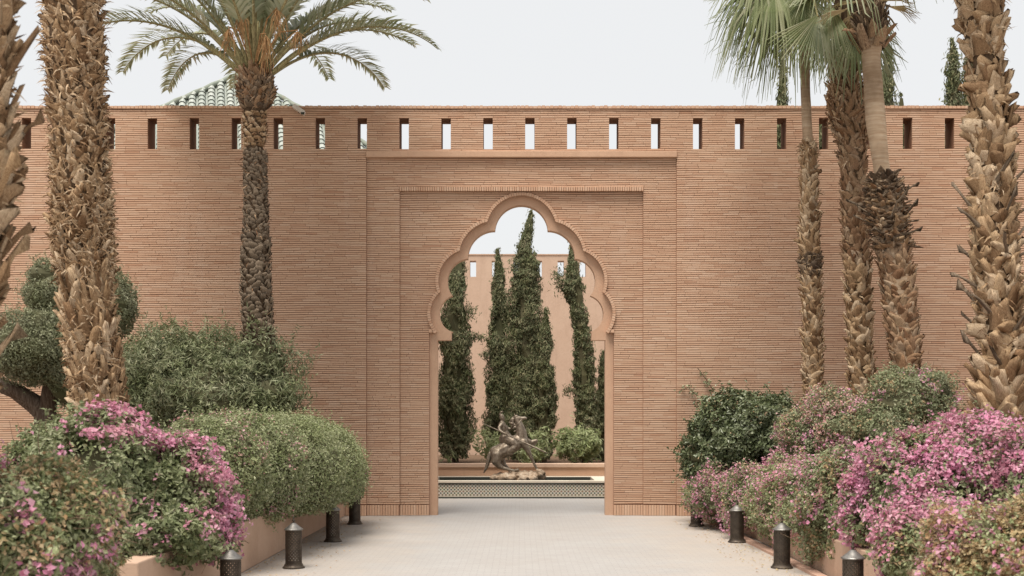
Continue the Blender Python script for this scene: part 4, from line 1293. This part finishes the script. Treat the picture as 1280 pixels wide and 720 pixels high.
for i in range(12):
    a = i * 2.4
    hub = c7 + Vector((math.cos(a) * .55, math.sin(a) * .55, .15 + .5 * (i / 12)))
    fan_leaf(p7, c7, hub, 'fan', rc, R=.62, droop=.9, nseg=30, span=1.9, face=Vector((-.3 * math.cos(a), -.3 * math.sin(a), 1)))

# ------------------------------------------------------------------ lantern bollards
def lantern(x, y, first=None):
    pass
def perforated(mb, R, z0, z1, cols, rows, c):
    """drum wall with a square hole in every other cell, staggered"""
    T = .006
    def pt(u, v, r): 
        a = 2 * math.pi * u / cols
        return (c[0] + r * math.cos(a), c[1] + r * math.sin(a), c[2] + z0 + (z1 - z0) * v / rows)
    for i in range(cols):
        for j in range(rows):
            if (i + j) % 2 == 0 and 0 < j < rows - 1:
                for r_, flip in ((R, False), (R - T, True)):
                    o4 = [pt(i, j, r_), pt(i + 1, j, r_), pt(i + 1, j + 1, r_), pt(i, j + 1, r_)]
                    h = .40
                    i4 = [pt(i + .5, j + .5 - h, r_), pt(i + .5 + h, j + .5, r_), pt(i + .5, j + .5 + h, r_), pt(i + .5 - h, j + .5, r_)]
                    vv = o4 + i4
                    ff = [(0, 1, 5, 4), (1, 2, 6, 5), (2, 3, 7, 6), (3, 0, 4, 7)]
                    mb.add(vv, [f[::-1] for f in ff] if flip else ff)
            else:
                for r_, flip in ((R, False), (R - T, True)):
                    vv = [pt(i, j, r_), pt(i + 1, j, r_), pt(i + 1, j + 1, r_), pt(i, j + 1, r_)]
                    mb.add(vv, [(3, 2, 1, 0)] if flip else [(0, 1, 2, 3)])
GL = "perforated metal lantern bollards along the path"
LANT = [(-2.46, 10.2, "lantern bollard nearest the camera on the left, lower half out of frame"), (-2.42, 12.83, "whole lantern bollard standing clear before the left planter wall"),
        (-2.43, 15.58, "left lantern bollard with its cap tucked under the rounded hedge"), (-2.50, 18.15, "left lantern bollard nearest the gateway, its top hidden in the hedge"),
        (2.62, 17.8, "right lantern bollard nearest the gateway, half in the hedge"), (2.80, 15.48, "right lantern bollard beside the rose coloured bracts, middle of the right row"),
        (2.80, 12.83, "right lantern bollard standing clear with light showing through its holes"), (2.83, 10.2, "right lantern bollard nearest the camera, buried in pink flowers")]
proto = None
c0 = (0, 0, 0)
for (x, y, lab) in LANT:
    if proto is None:
        proto = empty("lantern_bollard", (0, 0, 0))
        m = MB(); m.lathe([(.118, 0), (.118, .012), (.108, .02), (.100, .03), (.096, .045)], c0, 28); m.build("base", M['iron'], proto)
        m = MB(); perforated(m, .088, .045, .405, 30, 19, c0); m.build("drum", M['iron'], proto)
        m = MB(); m.lathe([(.096, .405), (.102, .409), (.102, .417), (.094, .421), (.056, .452), (.024, .480), (.014, .484)], c0, 28); m.build("cap", M['zinc'], proto, smooth=True)
        m = MB(); m.lathe([(.014, .484), (.009, .494), (.017, .504), (.017, .513), (.008, .522), (.012, .533), (.004, .556)], c0, 12); m.build("finial", M['iron'], proto, smooth=True)
        o = proto
    else:
        o = proto.copy(); COL.objects.link(o)
        for ch in proto.children:
            d = ch.copy(); COL.objects.link(d); d.parent = o
    o.location = (x, y, .001)
    o.rotation_euler = (0, 0, random.uniform(0, 6.28))
    tag(o, lab, "bollard", GL)

# ------------------------------------------------------------------ equestrian statue
U = .00254
SY = 24.95
sx0 = at(590 + 375 / 6.54, 0, SY).x
wz = ztop - .05
def S(x, y, d=0.0): return Vector((sx0 + (x - 375) * U * 1.0, SY + d, wz + (664 - y) * U))
stat = empty("horse_statue", (sx0, SY, wz), "bronze statue of a rider with a lance on a leaping horse", "statue")
def chain(mb, pts, sub=3):
    """rounded tapering limb through (x,y,depth,radius)"""
    P = [(S(p[0], p[1], p[2]), p[3] * U) for p in pts]
    dense = []
    for (a, ra), (b, rb2) in zip(P, P[1:]):
        for i in range(sub): dense.append((a.lerp(b, i / sub), ra + (rb2 - ra) * i / sub))
    dense.append(P[-1])
    mb.tube([d[0] for d in dense], [d[1] for d in dense], 10)
    for p, r in P: mb.sphere(p, r, 10, 7)
def fuse(mb, name, mat, parent, vox, smooth=3):
    me = mb.mesh(name)
    tmp = bpy.data.objects.new("tmp", me); COL.objects.link(tmp)
    r = tmp.modifiers.new("r", 'REMESH'); r.mode = 'VOXEL'; r.voxel_size = vox
    s = tmp.modifiers.new("s", 'SMOOTH'); s.iterations = smooth; s.factor = .5
    dg = bpy.context.evaluated_depsgraph_get()
    me2 = bpy.data.meshes.new_from_object(tmp.evaluated_get(dg))
    bpy.data.objects.remove(tmp); bpy.data.meshes.remove(me)
    me2.name = name
    me2.transform(Matrix.Translation(-ORG[parent.name]))
    me2.polygons.foreach_set("use_smooth", np.ones(len(me2.polygons), dtype=bool))
    return put(name, me2, mat, parent)
h = MB()
chain(h, [(205, 440, 0, 62), (250, 418, 0, 66), (310, 385, 0, 64), (370, 345, 0, 62), (410, 325, 0, 50)])
chain(h, [(190, 425, 0, 48), (215, 470, 0, 52)])
chain(h, [(405, 320, 0, 52), (402, 262, 0, 43), (388, 212, 0, 34), (372, 172, 0, 28), (362, 150, 0, 24)])
chain(h, [(362, 150, 0, 24), (385, 156, 0, 23), (408, 154, 0, 17), (432, 150, 0, 13), (441, 152, 0, 11)])
chain(h, [(378, 166, 0, 17), (402, 170, 0, 10)])
for dd in (-.03, .03): chain(h, [(354, 138, dd, 8), (346, 116, dd * 1.3, 3)])
# hind legs
chain(h, [(205, 450, -.08, 50), (198, 500, -.10, 40), (222, 540, -.10, 25), (250, 556, -.10, 17), (300, 570, -.10, 12.5), (345, 580, -.10, 12), (372, 574, -.10, 15)])
chain(h, [(215, 450, .08, 48), (235, 500, .10, 36), (262, 540, .10, 22), (300, 575, .10, 14), (335, 596, .10, 12), (362, 604, .10, 15)])
# forelegs
chain(h, [(420, 350, -.07, 38), (452, 405, -.08, 24), (476, 455, -.08, 16), (500, 508, -.08, 12), (526, 560, -.08, 11), (548, 592, -.08, 14)])
chain(h, [(430, 335, .07, 34), (485, 352, .08, 21), (524, 338, .08, 17), (512, 366, .08, 12), (488, 386, .08, 11), (476, 398, .08, 13)])
hs = fuse(h, "horse", M['bronze'], stat, .011)
tl = MB(); chain(tl, [(176, 418, 0, 16), (150, 440, 0, 19), (138, 480, 0, 20), (126, 530, 0, 17), (112, 568, 0, 12), (96, 598, 0, 5)])
fuse(tl, "tail", M['bronze'], hs, .008)
mn = MB()
for i, (x, y, r) in enumerate([(352, 136, 13), (338, 146, 15), (326, 160, 14), (318, 176, 14), (322, 192, 13), (334, 206, 13), (348, 224, 13), (356, 250, 12)]):
    chain(mn, [(x + 14, y, -.02, r), (x, y + 3, -.03 + .03 * (i % 2), r * .8), (x - 12, y + 12, -.03, r * .4)])
fuse(mn, "mane", M['bronze'], hs, .007, 1)
rd = MB()
chain(rd, [(296, 318, 0, 40), (280, 290, 0, 34), (266, 262, 0, 29), (254, 232, 0, 33), (246, 205, 0, 30), (243, 184, 0, 15), (246, 168, 0, 12)])
chain(rd, [(246, 165, 0, 13), (250, 150, 0, 18), (248, 140, 0, 17)])          # head: chin, face, crown
chain(rd, [(262, 152, 0, 6), (268, 156, 0, 4)])                                # nose
chain(rd, [(264, 164, 0, 5), (258, 168, 0, 6)])                                # mouth and chin
chain(rd, [(246, 152, -.045, 5), (245, 156, -.045, 4)])
for sg in (-1, 1):
    chain(rd, [(292, 322, .09 * sg, 40), (335, 345, .15 * sg, 38), (360, 372, .17 * sg, 32), (338, 400, .18 * sg, 30), (308, 418, .18 * sg, 22), (296, 432, .18 * sg, 16), (312, 444, .18 * sg, 11), (330, 442, .18 * sg, 9)])
chain(rd, [(240, 204, -.08, 17), (222, 226, -.13, 14), (226, 250, -.16, 12), (252, 268, -.19, 10), (272, 277, -.20, 8)])
for k in range(4): chain(rd, [(274 + k * 4, 270 + k * 3, -.21, 3.4), (280 + k * 4, 278 + k * 3, -.226, 3.2), (276 + k * 4, 285 + k * 3, -.215, 2.8)])
chain(rd, [(270, 270, -.20, 3.6), (274, 262, -.215, 3)])
chain(rd, [(258, 204, .08, 16), (292, 236, .12, 13), (318, 240, .10, 10), (330, 226, .07, 8)])
for k in range(4): chain(rd, [(330 + k * 2, 228 - k * 4, .07, 3.4), (338 + k * 2, 226 - k * 4, .06, 3.1), (338 + k * 2, 220 - k * 4, .05, 2.8)])
chain(rd, [(328, 222, .06, 3.5), (334, 214, .05, 3)])
ro = fuse(rd, "rider", M['bronze'], stat, .0075, 2)
hb = MB(); chain(hb, [(243, 146, 0, 20), (242, 136, 0, 19), (240, 128, 0, 12)]); chain(hb, [(240, 126, 0, 6), (232, 112, 0, 6), (238, 100, 0, 6), (250, 96, 0, 5), (252, 106, 0, 3)])
chain(hb, [(238, 124, 0, 4), (226, 112, 0, 4), (222, 122, 0, 3)])
fuse(hb, "plumed_turban", M['bronze'], ro, .006, 1)
cl = MB(); chain(cl, [(262, 322, 0, 44), (300, 345, 0, 60), (330, 352, 0, 58)]); fuse(cl, "saddle_cloth", M['bronze'], stat, .009)
ln = MB()
pa, pb = S(85, 190, -.15), S(625, 441, -.235)
q = [pa.lerp(pb, t) for t in (0, .35, .62, .66, .82, .93, 1)]
ln.tube(q, [.007, .009, .010, .018, .022, .018, .006], 10); ln.build("lance", M['bronze'], stat, smooth=True)
rn = MB(); rn.tube([S(405, 160, -.05), S(375, 200, -.09), S(345, 225, -.02), S(332, 222, .05)], [.005] * 4, 5, False)
rn.tube([S(405, 160, .05), S(375, 200, .09), S(345, 225, .08), S(332, 222, .06)], [.005] * 4, 5, False); rn.build("reins", M['bronze'], stat)
rk = MB()
rr_ = random.Random(4)
for (x, y, r, d) in [(190, 636, 34, 0), (230, 630, 38, .05), (275, 628, 40, -.05), (330, 622, 42, 0), (380, 618, 44, .03), (430, 618, 44, -.03), (480, 618, 42, .02), (530, 618, 40, 0), (556, 604, 34, -.05), (570, 634, 32, 0), (352, 602, 22, -.08), (548, 580, 20, -.08), (240, 640, 30, -.16), (320, 640, 34, -.18), (420, 640, 34, -.18), (500, 640, 32, -.16)]:
    rk.sphere(S(x, y, d), (r * U * 1.25, r * U * 1.7, r * U * .85), 12, 8, lambda p: .014 * math.sin(p.x * 47 + p.z * 31) + .010 * math.sin(p.z * 80 + p.y * 40))
rk.sphere(S(375, 680, 0), (190 * U, .26, 40 * U), 16, 8)
fuse(rk, "rock", M['rock'], stat, .014, 1)

# ------------------------------------------------------------------ dry leaves blown against the planter
lf = np.random.default_rng(12)
n = 700
P = np.stack([np.where(lf.random(n) < .5, -2.82 + lf.random(n) ** 2 * .8, 2.86 - lf.random(n) ** 2 * .5), lf.uniform(10, 19, n), np.full(n, .012)], axis=1)
m = MB(); m.quads(leaf_verts(P, np.tile([0, 0, 1.0], (n, 1)), .035, .02, lf, spread=.25))
tag(m.build("leaf_litter", M['leaf_tan']), kind='stuff')
